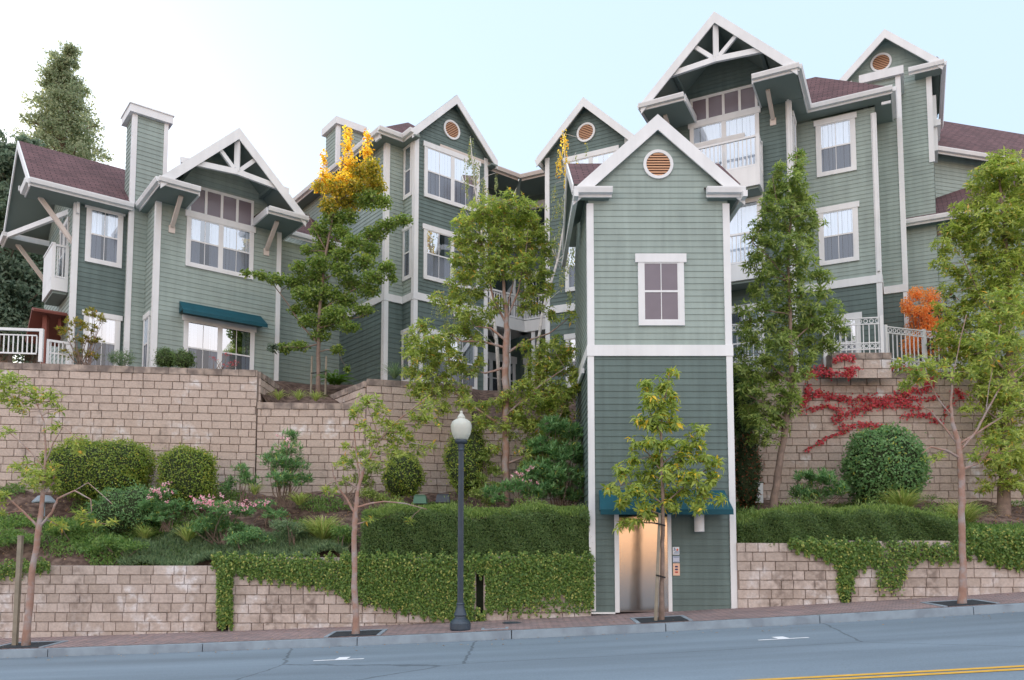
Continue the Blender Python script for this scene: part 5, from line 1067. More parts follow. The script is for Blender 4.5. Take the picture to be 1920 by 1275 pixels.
tree('madrone_tree','tall red barked tree with dense round crown left of the tower','tree',20.2,[(948,952,.10),(948,870,.095),(949,780,.09),(948,690,.092),(950,640,.085),(950,600,.06),(944,530,.04),(940,460,.028),(945,400,.014)],
 [[(950,600),(972,545),(985,480),(990,430)],[(950,590),(962,530),(966,450)],[(948,605),(925,560),(912,500),(900,440)],[(948,662),(985,640),(1030,625),(1075,590)],[(948,655),(905,640),(865,640),(840,622)],[(948,810),(905,775),(860,742),(820,700),(800,650)],[(948,780),(985,745),(1030,710),(1060,690)],[(950,640),(920,615),(890,612)],[(948,870),(1000,850),(1040,800),(1060,760)],[(950,700),(910,700),(870,690)]],
 B((945,382,36,11),(905,395,28,13),(985,395,30,13),(875,420,22,14),(925,415,36,16),(975,420,34,16),(1008,430,20,16),(862,452,18,14),(900,455,30,18),(950,455,34,18),(995,462,28,18),(1025,470,14,16),(860,485,18,13),(892,498,26,16),(935,495,30,16),(980,502,28,16),(1018,512,18,16),(870,520,22,12),(915,525,22,11),(1000,545,24,14),(1030,545,12,10),(985,575,16,10),(850,540,14,9),(890,548,20,9),(1010,580,12,9),(845,575,18,9),(875,590,22,9),(820,560,14,7),
 (795,612,18,10),(775,635,16,11),(810,640,22,12),(845,628,20,10),(780,668,18,11),(815,675,22,12),(845,660,16,9),(770,695,14,9),(800,705,20,11),(835,705,16,10),(780,735,14,9),(815,740,18,9),(880,628,16,8),(860,690,12,8),(905,765,16,8),(870,735,12,7),(900,640,14,7),
 (1035,645,20,10),(1065,660,16,12),(1010,668,22,12),(1045,690,24,14),(1075,700,12,12),(1005,705,22,13),(1035,730,26,14),(1065,745,16,12),(1000,745,22,12),(965,765,20,10),(1030,765,22,11),(935,755,16,8),(985,795,20,10),(1050,790,16,10),(915,795,16,7),(1010,825,16,8),(960,820,14,7),(1068,592,9,7),(985,650,12,7),(925,840,14,7),(870,612,18,9),(835,645,18,10),(800,660,20,11),(765,660,12,9),(850,680,20,10),(880,700,16,9),(790,725,18,10),(845,730,20,10),(875,760,18,9),(830,765,18,9),(900,680,14,9),(1020,690,22,12),(1055,668,18,11),(1080,725,10,12),(1040,750,24,12),(1010,770,22,11),(1060,775,18,10),(980,725,18,10),(975,780,20,10),(1000,800,20,9),(955,745,16,8),(1030,810,20,9),(900,790,18,8),(940,800,18,8),(990,850,20,10),(1045,830,18,9),(900,600,20,9),(925,575,20,9),(865,560,20,9),(1035,590,12,9)),LF_MAD,BARK,ln=.135,wd=.045,k=9,dens=3.0,twig=.35,dep=1.0,droop=.3)
tree('columnar_tree','tall narrow leafy tree on a leaning trunk right of the tower','tree',19.4,[(1448,965,.10),(1458,890,.088),(1472,810,.078),(1484,720,.06),(1482,620,.045),(1478,500,.033),(1484,380,.022),(1494,290,.01)],
 [[(1484,720),(1450,690),(1420,660)],[(1482,640),(1520,610),(1560,595)],[(1480,540),(1440,480),(1410,455)],[(1482,440),(1455,370),(1448,330)],[(1475,790),(1440,760),(1400,740)]],
 B((1494,294,11,9),(1498,315,12,11),(1462,312,8,10),(1458,335,13,12),(1490,340,18,13),(1448,362,16,13),(1482,368,22,14),(1513,370,14,10),(1440,392,18,13),(1476,398,24,14),(1513,398,18,12),(1532,418,10,8),(1428,425,16,12),(1465,428,26,14),(1505,428,22,13),(1412,448,12,8),(1440,455,22,13),(1485,460,26,14),(1518,455,14,10),(1425,482,18,11),(1465,490,24,13),(1508,492,22,12),(1440,515,22,12),(1484,522,26,13),(1528,520,16,10),(1420,545,14,9),(1455,548,26,13),(1502,552,26,13),(1540,548,14,9),(1430,575,18,11),(1472,580,28,13),(1520,585,24,12),(1560,592,14,8),(1408,605,18,10),(1448,612,28,13),(1495,615,28,13),(1540,615,22,11),(1575,605,10,7),(1420,640,24,12),(1465,645,28,13),(1515,645,24,12),(1548,640,14,9),(1395,665,14,10),(1435,672,26,13),(1480,675,24,12),(1520,670,16,9),(1405,700,20,12),(1450,705,28,13),(1492,705,16,9),(1418,732,24,12),(1465,738,26,12),(1495,742,10,8),(1400,760,14,10),(1440,765,26,12),(1475,770,20,10),(1425,792,20,11),(1465,800,18,9),(1442,822,18,9),(1412,822,10,8),(1560,575,14,9),(1575,620,14,9),(1555,655,14,9),(1400,580,14,9),(1395,625,14,10),(1385,690,12,9),(1390,730,12,10),(1530,610,20,10),(1510,700,14,8),(1405,775,16,10),(1450,790,22,10),(1545,525,12,8),(1408,500,12,8),(1460,355,18,10),(1500,350,14,9)),LF_MADD,BARKG,ln=.15,wd=.048,k=9,dens=2.3,twig=.2,dep=1.0,droop=.3)
tree('broad_tree','large leafy evergreen filling the right edge of the terrace','tree',20.6,[(1880,968,.16),(1883,900,.15),(1888,800,.13),(1893,700,.11),(1896,600,.09),(1890,500,.07),(1880,400,.04),(1872,320,.02)],
 [[(1892,700),(1850,660),(1800,610)],[(1895,620),(1840,560),(1800,470)],[(1890,520),(1930,470),(1960,430)],[(1885,450),(1850,400),(1820,380)],[(1888,800),(1850,770),(1820,740)],[(1892,720),(1930,690),(1960,650)]],
 B((1872,297,20,10),(1900,305,24,13),(1850,318,20,12),(1880,330,30,15),(1918,340,26,18),(1835,350,18,12),(1862,360,28,15),(1900,370,30,16),(1825,385,20,12),(1855,395,28,15),(1895,405,32,17),(1930,400,24,18),(1805,418,20,12),(1840,428,28,15),(1882,438,32,16),(1920,445,26,16),(1785,445,18,10),(1815,458,26,14),(1855,468,30,15),(1900,478,30,16),(1778,470,12,8),(1835,498,28,14),(1878,505,30,15),(1918,510,24,15),(1820,525,20,11),(1855,535,28,14),(1895,545,28,14),(1830,560,22,12),(1870,572,28,13),(1910,585,24,15),(1805,585,18,10),(1840,598,22,11),(1815,618,18,10),(1770,612,14,8),(1790,640,18,9),(1870,620,28,13),(1760,640,14,7),(1800,665,16,8),(1900,650,28,14),(1850,660,22,11),(1825,690,20,10),(1880,690,26,13),(1915,710,22,14),(1850,715,22,11),(1885,745,26,13),(1915,770,22,14),(1855,755,20,11),(1870,790,24,12),(1905,815,24,13),(1860,825,18,10),(1890,850,24,12),(1920,870,20,13),(1880,885,20,10),(1910,905,20,10),(1860,860,14,8),(1940,600,24,20),(1945,680,24,20),(1950,760,24,20),(1945,520,24,20),(1765,495,14,10),(1790,510,20,11),(1775,545,14,9),(1810,570,18,10),(1760,580,12,8),(1785,600,18,10),(1830,640,22,11),(1770,635,16,9),(1810,650,20,10),(1780,670,18,9),(1830,665,22,11),(1860,690,24,12),(1800,700,18,9),(1840,740,20,10),(1870,735,22,11),(1815,770,16,8),(1850,800,20,10),(1880,820,24,12),(1905,740,22,12),(1910,860,22,12),(1860,870,18,9),(1890,910,20,9),(1845,910,12,7),(1800,395,16,10),(1780,430,14,9),(1765,460,12,8)),LF_MADY,BARKG,ln=.155,wd=.05,k=9,dens=2.5,twig=.15,droop=.3)
def hang(Lv,blobs,Y,ln,wd,n0,m):
    for px,py,rx,ry in blobs:
        n=int(n0*rx*ry/30); sc=Y/FPX; c=atY(px,py,Y); P,_=ell(n,c,(rx*sc,rx*sc,ry*sc),.6)
        for p in P:
            k=8; z=-np.arange(k)*ln*.9; C=p+np.stack([np.sin(np.arange(k)*.7)*.02,np.cos(np.arange(k)*.9)*.02,z],1); Lv.add(C,nrmz(RNG.normal(size=(k,3))*.7+np.array([0,0,-1])),rdir(k),ln*RNG.uniform(.7,1.2,k),wd,False,.1)
def birch(label,Y,trunk,limbs,blobs,gold):
    b=atY(trunk[0][0],trunk[0][1],Y); t=thing('birch_tree',b,label,'tree','thin birches in the courtyard')
    m=MB(); pts=[atY(x,y,Y) for x,y,_ in trunk]; m.tube(pts,[r for *_,r in trunk],7)
    for l in limbs: pp=[atY(x,y,Y+.2*i) for i,(x,y) in enumerate(l)]; m.tube(pp,[lerp(.022,.006,i/(len(pp)-1)) for i in range(len(pp))],5)
    for px,py,rx,ry in blobs+gold:
        c=np.array(atY(px,py-ry*.5,Y)); q=min(pts,key=lambda q:abs(q[2]-(c[2]-.5))); m.tube(curve(q,c,-.1,3),[.012,.01,.007,.004],4)
    m.build('trunk',BIRCH,t,smooth=True)
    L=Leaves(); hang(L,blobs,Y,.065,.05,2.0,None); L.build('crown',LF_BIRCH,t)
    if gold: L=Leaves(); hang(L,gold,Y,.07,.06,3.2,None); L.build('golden_foliage',LF_GOLD,t)
birch('thin weeping birch in front of the centre house windows',23.6,[(937,735,.06),(932,650,.055),(922,560,.045),(905,450,.035),(890,350,.022),(882,260,.01)],[[(922,560),(880,540),(840,545)],[(905,450),(870,400)]],
 B((882,262,7,14),(880,290,12,16),(893,315,14,16),(875,335,12,14),(905,345,14,16),(888,372,18,16),(915,385,16,16),(868,392,12,12),(900,410,20,14),(845,545,26,12),(825,565,20,10),(858,580,22,10),(835,600,16,8),(880,560,18,12),(880,440,18,14),(930,330,8,12),(860,430,12,12)),[])
birch('thin birch with sunlit yellow top between the gables left of the tower',24.2,[(1002,735,.055),(1008,650,.05),(1018,580,.045),(1045,490,.035),(1058,420,.026),(1062,340,.018),(1056,250,.008)],[[(1018,580),(995,520)],[(1045,490),(1020,430)]],
 B((1060,360,14,14),(1045,385,14,16),(1072,400,14,16),(1055,425,18,16),(1080,450,10,18),(1040,450,12,14),(1065,480,16,16),(1050,510,16,14),(1082,510,8,16),(1068,545,14,12),(1040,350,8,12),(1088,330,6,12),(1080,290,5,10),(1100,265,5,8)),
 B((1056,245,6,8),(1058,262,8,9),(1050,285,10,9),(1062,300,9,8),(1048,305,8,8),(1060,322,6,8),(1085,312,4,10)))
# ---- distant trees
def bgtree(label,Y,cx,ytop,ybot,wfun,trunkx,n,lm,ln,seed=0):
    b=atY(trunkx,ybot,Y); t=thing('distant_tree',(b[0],Y,6.6),label,'tree'); L=Leaves(); sc=Y/FPX
    z1=atY(cx,ytop,Y)[2]; z0=atY(cx,ybot,Y)[2]; m=MB(); m.tube([(b[0],Y,6.0),(b[0],Y,(6+z1)/2),(b[0],Y,z1-.5)],[.45,.25,.05],8)
    rd=np.random.default_rng(seed+5); nc=n//80
    for i in range(nc):
        s=rd.uniform(0,1)**.85; z=z1+(z0-z1)*s; R=wfun(s)*sc; a=rd.uniform(0,6.28); rr=R*rd.uniform(.25,1.05)
        c=np.array([b[0]+rr*math.cos(a),Y+rr*math.sin(a),z+rd.normal()*.3]); cr=rd.uniform(.35,.8)*(.5+.8*s)
        P,d=ell(80,c,(cr*1.2,cr*1.2,cr*.7),.5); L.add(P,rdir(80),nrmz(d+rdir(80)*.7),ln*RNG.uniform(.6,1.3,80),ln*.5,False)
        if i%3==0: m.tube(curve((b[0],Y,max(6,z-1.0)),c,-.05,3),[.07,.05,.035,.02],4)
    m.build('trunk',BARKG,t); L.build('crown',lm,t)
bgtree('tall pointed grey green tree behind the left house roof',44,112,92,420,lambda s:8+98*s**.8,112,30000,LF_BG,.20,1)
bgtree('dark broad tree mass against the glare at the far left edge',34,10,262,640,lambda s:40+50*min(1,s*2),8,40000,LF_BGD,.22,2)
bgtree('dark tree behind the left balcony',36,70,300,640,lambda s:20+40*min(1,s*2),62,36000,LF_BGD,.22,3)
# ---- shrubs
def bush(name,label,cat,px,py_top,py_bot,wpx,Y,m_,ln=.045,wd=.03,n=5000,dep=.8,pw=2.6,flat=1.0,core=True,group=None,ry=None,lump=.05):
    sc=Y/FPX; c0=atY(px,py_bot,Y); top=atY(px,py_top,Y)[2]; hx=wpx/2*sc; hz=(top-c0[2])/2; hy=ry or hx*dep; c=np.array([c0[0],Y+.0,c0[2]+hz])
    t=thing(name,(c[0],c[1],c0[2]),label,cat,group); d=rdir(n)
    def surf(d,s=1.0):
        k=(np.abs(d)**pw).sum(-1,keepdims=True)**(1/pw); q=d/k
        lum=1+lump*np.sin(d[:,0:1]*7+d[:,2:3]*5+px)+lump*.7*np.sin(d[:,1:2]*11+d[:,2:3]*9)
        return c+q*np.array([hx,hy,hz])*lum*s
    L=Leaves(); P=surf(d,1.0)+RNG.normal(size=(n,3))*.025-d*RNG.uniform(0,.10,(n,1))+d*(RNG.exponential(.035,(n,1))*(RNG.uniform(0,1,(n,1))<.25)); L.add(P,nrmz(rdir(n)+d*.4),nrmz(d+rdir(n)*.6),ln*RNG.uniform(.7,1.3,n),wd*RNG.uniform(.7,1.2,n),False,.1); L.build('foliage',m_,t)
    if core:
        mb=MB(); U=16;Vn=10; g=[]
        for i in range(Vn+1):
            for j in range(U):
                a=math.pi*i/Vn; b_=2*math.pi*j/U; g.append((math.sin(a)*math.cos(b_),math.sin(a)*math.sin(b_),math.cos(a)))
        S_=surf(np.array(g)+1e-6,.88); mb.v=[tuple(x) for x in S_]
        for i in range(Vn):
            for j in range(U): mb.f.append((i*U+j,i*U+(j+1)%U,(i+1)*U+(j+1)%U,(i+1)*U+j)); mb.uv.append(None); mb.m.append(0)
        mb.build('dark_core',CORE_DARK,t,smooth=True)
    return t
CORE_DARK=mat('dark solid core',(.035,.05,.022),.95)  # added dark solid core, stops see-through inside bushes and hedges
def openshrub(name,label,cat,Y,px,ybase,blobs,lm,ln,wd,k=8,dens=2.0,group=None,flowers=None,stems=7,style='whorl'):
    b=atY(px,ybase,Y); t=thing(name,b,label,cat,group); L=Leaves(); sc=Y/FPX; m=MB()
    for x,y,rx,ry in blobs:
        c=np.array(atY(x,y,Y+RNG.uniform(-.25,.25))); n=max(5,int(3.2*dens*rx*ry/40)); C,d=ell(n,c,(rx*sc,rx*sc,ry*sc),.5)
        if style=='whorl': whorls(L,C,d*.5+np.array([0,0,.9]),k,ln,wd,.3,1.5,.1,False)
        else: 
            C,d=ell(n*k,c,(rx*sc,rx*sc,ry*sc),.5); L.add(C,nrmz(rdir(n*k)+np.array([0,0,.2])),nrmz(rdir(n*k)+np.array([0,0,.6])),ln*RNG.uniform(.6,1.2,n*k),wd,False)
        for i in range(min(3,len(C))): m.tube(curve((b[0]+RNG.uniform(-.15,.15),b[1],b[2]-.15),C[i],-.03,4),[.014,.012,.01,.007,.005],4)
    L.build('foliage',lm,t); m.build('stems',BARKG,t)
    if flowers:
        Lf=Leaves()
        for (x,y,rx,ry,n,fm) in flowers:
            C,d=ell(n,atY(x,y,Y-.3),(rx*sc*1.1,.3,ry*sc*1.7),.7)
            for c in C[:int(len(C)*.65)]: k2=7; Lf.add(np.repeat(c[None],k2,0)+RNG.normal(size=(k2,3))*.018,rdir(k2),rdir(k2),.045,.04,False)
        Lf.build('blossoms',flowers[0][5],t)
    return t
bush('clipped_bush','wide clipped green bush below the tall wall at the left','bush',182,828,935,196,20.0,LF_BOX,n=15000,dep=.45,pw=3.2,ln=.05,wd=.035)
bush('clipped_bush','smaller rounded clipped bush right of the wide one','bush',350,840,950,104,20.0,LF_BOX,n=9000,dep=.7,pw=3.0,ln=.05,wd=.035)
bush('round_bush','big round glossy bush against the creeper wall','bush',1661,804,950,142,20.4,LF_OLE,n=9000,dep=.8,pw=2.4,ln=.08,wd=.05)
bush('clipped_bush','mottled yellow green bush by the wall left of the lamp','bush',756,852,932,72,20.4,LF_BOX,n=4500,dep=.8,ln=.05,wd=.035,lump=.10)
bush('clipped_bush','mottled bush by the wall just right of the lamp top','bush',874,805,925,78,20.4,LF_BOX,n=6000,dep=.8,ln=.05,wd=.035,lump=.10)
bush('low_shrub','small dome of evergreen by the chimney base','shrub',226,660,684,42,22.2,LF_ROSE,n=1500,ln=.07,wd=.015,lump=.12,core=False)
bush('low_shrub','left of two small evergreens under the awning window','shrub',311,655,688,36,22.2,LF_HEDGE,n=1800,ln=.08,wd=.018,lump=.12)
bush('low_shrub','right of two small evergreens under the awning window','shrub',344,659,690,38,22.0,LF_HEDGE,n=1800,ln=.08,wd=.018,lump=.12)
bush('green_shrub','grey green leafy shrub in front of the wide clipped bush','shrub',240,915,1000,130,19.2,LF_OLE,n=5000,ln=.07,wd=.03,lump=.12,dep=.6,pw=2.2)
openshrub('orange_shrub','bright orange autumn shrub behind the right railing','shrub',24.0,1745,690,B((1718,552,16,16),(1745,560,20,22),(1700,575,12,20),(1790,640,16,20),(1705,650,16,24),(1735,600,30,30),(1740,640,34,30),(1720,585,20,14),(1750,580,18,14),(1715,610,18,12),(1745,608,24,14),(1775,600,12,12),(1725,635,24,12),(1765,630,18,12),(1735,655,28,12)),LF_ORANGE,.06,.045,12,2.2,None,None,7,'rand')
bush('dark_hedge_bush','dark glossy shrub in the corner between the tower and the leaning tree','shrub',1398,690,830,44,21.3,LF_HEDGE,n=4500,ln=.09,wd=.04,lump=.10)
bush('bronze_shrub','narrow green and bronze shrub beside the right edge of the tower','shrub',1402,820,950,44,20.4,LF_PHOT,n=4500,ln=.08,wd=.035,lump=.10)
OL='oleanders on the slope'
openshrub('oleander','upright oleander with reddish tips standing against the wall','shrub',20.2,535,940,B((545,820,16,12),(540,845,28,14),(520,870,30,16),(555,875,26,16),(535,900,36,18),(505,860,18,10),(570,900,20,12)),LF_OLE,.16,.028,9,1.9,OL,[(540,835,34,24,14,PINK)])
openshrub('oleander','small oleander left of the upright one','shrub',20.2,460,930,B((458,895,16,14),(450,880,14,8),(470,905,18,12)),LF_OLE,.15,.026,9,1.9,OL)
openshrub('oleander','tall dark oleander thicket beside the left side of the tower','shrub',19.6,1055,960,B((1040,800,30,16),(1075,815,24,16),(1020,840,30,18),(1060,850,34,20),(1090,860,16,20),(1010,880,26,18),(1050,890,34,20),(1090,900,16,18),(1030,920,34,16),(1075,930,24,14)),LF_OLE,.19,.034,9,2.4,OL)
openshrub('oleander','pale oleander with pink blossoms at the foot of the red barked tree','shrub',19.0,975,955,B((985,895,24,14),(965,915,22,14),(1000,925,24,14),(920,925,16,12),(935,940,14,8)),LF_OLE,.18,.034,9,1.9,OL,[(985,893,26,14,22,PINK)])
openshrub('oleander','low oleander with yellow tips in the middle of the right slope','shrub',19.8,1535,950,B((1510,895,20,14),(1545,900,26,18),(1570,920,18,16),(1525,930,34,16),(1500,925,18,14)),LF_OLE,.17,.03,9,2.2,OL)
FS='pink flowering shrubs on the left slope'
openshrub('flowering_shrub','leafy shrub dotted with pink blossoms below the smaller clipped bush','shrub',18.9,310,985,B((300,925,28,14),(285,950,24,14),(325,950,26,14),(305,970,30,12)),LF_OLE,.10,.022,9,2.4,FS,[(300,920,32,14,30,PINK)])
openshrub('flowering_shrub','widest pink flowering shrub in the centre of the left slope','shrub',18.7,410,1010,B((385,950,30,14),(425,955,34,14),(455,960,24,12),(400,980,36,16),(440,990,34,14),(375,990,20,12)),LF_OLE,.11,.024,9,2.4,FS,[(395,940,42,9,60,PINK),(440,950,34,9,30,PINK)])
openshrub('flowering_shrub','small rosy shrub right of the widest flowering shrub','shrub',19.2,505,980,B((495,950,24,12),(515,965,24,12)),LF_OLE,.11,.024,9,2.2,FS,[(495,940,20,6,14,PINK)])
openshrub('violet_shrub','dark shrub with violet blossoms in front of the orange shrub','shrub',22.6,1770,680,B((1785,560,16,12),(1765,590,22,14),(1790,610,18,14),(1760,630,26,14),(1740,650,22,12)),LF_PHOT,.09,.04,8,1.5,None,[(1765,590,38,40,9,PURP)])
openshrub('young_tree','young multi stemmed shrub with bronze and yellow leaves in front of the left house corner','shrub',21.9,160,682,B((170,590,20,9),(140,605,18,9),(120,625,16,9),(165,615,20,10),(190,600,12,8),(150,640,22,10),(180,640,14,10),(140,665,26,9),(172,668,16,8)),leafmat('bronze yellow leaf',(.16,.18,.04),(.36,.33,.07),(.60,.25,.07),p3=.7),.11,.04,8,1.6)
openshrub('red_maple','tiny lace leaved red maple in front of the awning window','shrub',21.8,412,692,B((400,672,14,4),(425,668,14,4),(440,680,14,6),(425,686,18,4)),LF_RED,.06,.012,8,1.6)
openshrub('dry_shrub','small dusty red shrub at the end of the left house terrace wall','shrub',22.0,487,715,B((482,703,10,6),(492,708,8,5)),MAROON,.07,.02,8,2)
openshrub('leafy_seedling','bright green seedling shrubs scattered under the bush left of the lamp','shrub',19.8,655,935,B((655,870,16,16),(640,910,14,12),(675,900,14,10)),LF_MADD,.12,.03,8,1.4)
for i,(px,yb,Y,m_,bl,lab) in enumerate((
 (130,1010,18.9,LF_COVER,((120,985,34,12),(155,995,26,10),(95,1000,24,8)),'soft green mound left of the grey green shrub'),
 (225,1040,18.4,LF_COVER,((205,1015,34,12),(250,1025,30,10),(180,1030,24,8)),'spreading green mound below the grey green shrub'),
 (455,1035,18.3,LF_OLE,((445,1010,24,12),(475,1000,22,12),(500,1015,20,10)),'leafy low shrub below the widest flowering shrub'),
 (545,1020,18.5,LF_ROSE,((530,985,24,12),(555,995,22,12),(520,1010,20,10)),'grey low shrub just left of the large strap leaf clump'),
 (645,1030,18.3,LF_COVER,((640,995,20,12),(655,1010,18,12),(630,1020,18,10)),'low green shrub between the large strap leaf clump and the hedge end'),
 (700,955,19.6,LF_MADD,((690,925,18,10),(715,935,20,10),(740,945,16,8)),'low bright shrub behind the left end of the long flat hedge'),
 (905,955,19.4,LF_MADD,((895,925,16,12),(915,940,14,10)),'small bright shrub behind the hedge just right of the lamp post'),
 (30,1030,18.6,LF_COVER,((20,1000,30,10),(50,1010,30,10),(0,1015,30,10)),'low green mound at the left edge of the slope'),
 (415,900,20.4,LF_OLE,((432,905,10,14),(420,915,12,10)),'small upright seedling shrub right of the smaller clipped bush'))):
    openshrub('low_shrub',lab,'shrub',Y,px,yb,bl,m_,.09,.03,8,2.4,'low shrubs filling the left slope',None,7,'rand')
for px,yb,bl,lab in ((915,950,((905,860,18,16),(925,885,18,16),(900,905,18,14),(930,915,14,12)),'leafy green shrub between the lamp and the red barked trunk'),(1010,960,((1000,830,22,16),(1020,860,20,14),(990,870,18,14),(1015,900,18,14)),'bright leafy shrub in front of the dark oleander thicket'),(690,940,((680,850,16,14),(700,880,18,14),(685,905,16,12)),'loose leafy shrub against the wall behind the second street tree')):
    openshrub('leafy_shrub',lab,'shrub',19.9,px,yb,bl,LF_MADD,.13,.035,8,1.5,'leafy shrubs against the block wall')
# ferns
def fern(px,py,Y,label,n=16,ln=.75):
    b=np.array(atY(px,py,Y)); t=thing('fern',tuple(b),label,'fern'); L=Leaves()
    for i in range(n):
        a=2*math.pi*i/n+RNG.uniform(-.2,.2); el=RNG.uniform(.7,1.2); l=ln*RNG.uniform(.75,1.1)
        for j in range(16):
            s=(j+1)/16; r=l*s*math.cos(el)*1.1; z=l*(math.sin(el)*s-.55*s*s); p=b+np.array([r*math.cos(a),r*math.sin(a),z]); w=.16*(1-s)**.7+.02
            for sg in (-1,1):
                d=np.array([[-math.sin(a)*sg,math.cos(a)*sg,.05]]); L.add(p[None],d+np.array([[math.cos(a),math.sin(a),0]])*.4,np.array([[0,0,1.]]),w,.045,False)
    L.build('frond',LF_FERN,t)
fern(628,722,23.6,'green fern beside the staked maple trunk',22,.95)
# strap leaved clumps
def clump(label,px,py,Y,R,H,n,m_=LF_GRASS,name='strap_grass',group='strap leaved clumps',w=.022,z=None):
    b=np.array(atY(px,py,Y)); 
    if z is not None: b[2]=z
    t=thing(name,tuple(b),label,'grass clump',group); V=[];F=[];i=0
    for _ in range(n):
        a=RNG.uniform(0,6.28); l=RNG.uniform(.6,1.1)*H*1.25; el=RNG.uniform(.75,1.5); r0=RNG.uniform(0,.12)*R; base=b+np.array([r0*math.cos(a),r0*math.sin(a),-.03]); sd=np.array([-math.sin(a),math.cos(a),0])*w/2*RNG.uniform(.7,1.3); k=6
        for j in range(k+1):
            s=j/k; rr=l*s*math.cos(el)*1.0+R*.35*s*s; zz=l*(math.sin(el)*s-.42*s**2.4*RNG.uniform(.9,1.1)); p=base+np.array([rr*math.cos(a),rr*math.sin(a),zz]); q=sd*(1-s**3*.9); V+=[p-q,p+q]
        for j in range(k): F.append((i+2*j,i+2*j+1,i+2*j+3,i+2*j+2))
        i+=2*(k+1)
    quads_mesh('blades',np.array(V),np.array(F),m_,t); return t
for a in (('large clump of strap leaves right of the flowering shrubs, behind the second street tree',605,1015,18.7,.6,.85,420),('strap leaf clump between two flowering shrubs on the left slope',352,1015,18.6,.4,.6,200),('thin pale strap leaf clump at the left of the flowering shrubs',272,1010,18.7,.35,.5,120),
          ('tall strap leaf clump in front of the big round bush',1692,960,19.6,.65,.85,380),('wide strap leaf clump behind the rightmost street tree',1805,985,19.4,.7,.85,420),
          ('small strap leaf clump near the low oleander',478,925,19.9,.3,.4,90),('dry strap leaf clump below the upright oleander',560,945,19.7,.4,.45,160)):
    clump(*a)
for i,(px,py,Y) in enumerate(((522,748,21.9),(560,748,21.9),(592,750,21.95),(740,708,22.0),(772,710,22.1))):
    clump(['leftmost pale grass tuft on the low planter below the maple','middle pale grass tuft on the low planter below the maple','rightmost pale grass tuft on the low planter below the maple','blue green grass tuft at the foot of the centre house corner','blue green grass tuft right of the centre house corner'][i],px,py,Y,.25,.38 if i<3 else .6,110 if i<3 else 150,LF_GRASS if i<3 else LF_ROSE,'grass_tuft','grass tufts on the planter walls',.014)
# ---- hedges
def hedge(name,label,x0,x1,y0,y1,zb,ztop,m_,mt,n,ln=.04,wd=.025):
    t=thing(name,((x0+x1)/2,(y0+y1)/2,zb),label,'hedge'); L=Leaves(); Lt=Leaves(); n1=int(n*.6)
    def tz(X,Y): return ztop(X)+.05*np.sin(X*2.3)+.03*np.sin(X*6.1+Y*3)
    X=RNG.uniform(x0,x1,n1); s=RNG.uniform(0,1,n1); zt_=tz(X,y0); Z=zb+(zt_-zb)*s; Yp=y0+.06*np.sin(X*3.3+Z*2)+.04*np.sin(X*9+Z*7)-RNG.uniform(-.03,.07,n1)+np.where(s>.88,(s-.88)*1.2,0)
    P=np.stack([X,Yp,Z],1); nn=nrmz(np.array([0,-1.,.25])+rdir(n1)*.6); L.add(P,nrmz(rdir(n1)+np.array([0,-.5,.5])),nn,ln*RNG.uniform(.7,1.4,n1),wd,False)
    n2=n-n1; X=RNG.uniform(x0,x1,n2); Yp=RNG.uniform(y0,y1,n2); Z=tz(X,Yp)+RNG.uniform(-.05,.05,n2)
    edge=np.maximum(0,1-(Yp-y0)/.2)*.1; Z=Z-edge+RNG.exponential(.035,n2)*(RNG.uniform(0,1,n2)<.3)*(1+np.sin(X*4)); Lt.add(np.stack([X,Yp,Z],1),nrmz(rdir(n2)*.8+np.array([0,0,1.])),nrmz(rdir(n2)),ln*1.5*RNG.uniform(.7,1.5,n2),wd,False)
    n3=n//10
    for xe,sg in ((x0,-1),(x1,1)):
        Yp=RNG.uniform(y0,y1,n3); s=RNG.uniform(0,1,n3); Z=zb+(tz(np.full(n3,xe),Yp)-zb)*s; L.add(np.stack([xe+RNG.uniform(-.05,.05,n3),Yp,Z],1),rdir(n3),nrmz(np.array([sg,0,.2])+rdir(n3)*.6),ln,wd,False)
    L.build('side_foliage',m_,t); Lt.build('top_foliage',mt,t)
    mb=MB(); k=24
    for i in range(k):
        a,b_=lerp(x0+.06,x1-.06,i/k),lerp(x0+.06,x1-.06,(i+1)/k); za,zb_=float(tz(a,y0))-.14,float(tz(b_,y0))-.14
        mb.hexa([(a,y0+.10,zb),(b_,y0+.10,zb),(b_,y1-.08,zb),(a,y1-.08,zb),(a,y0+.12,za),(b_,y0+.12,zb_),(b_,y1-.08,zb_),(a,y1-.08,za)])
    mb.build('dark_core',CORE_DARK,t)
xa=atY(682,1000,18.1)[0]
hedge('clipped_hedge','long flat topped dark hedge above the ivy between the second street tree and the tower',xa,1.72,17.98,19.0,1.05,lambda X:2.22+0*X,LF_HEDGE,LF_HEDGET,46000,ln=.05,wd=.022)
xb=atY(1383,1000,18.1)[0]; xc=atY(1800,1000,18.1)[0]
hedge('clipped_hedge','long mounded dark hedge on top of the wall right of the tower',xb+.05,xc,18.02,19.2,1.4,lambda X:1.78+.47*np.clip(1-((X-7.5)/2.9)**2,0,1)**.7,LF_HEDGE,LF_HEDGET,44000,ln=.05,wd=.022)
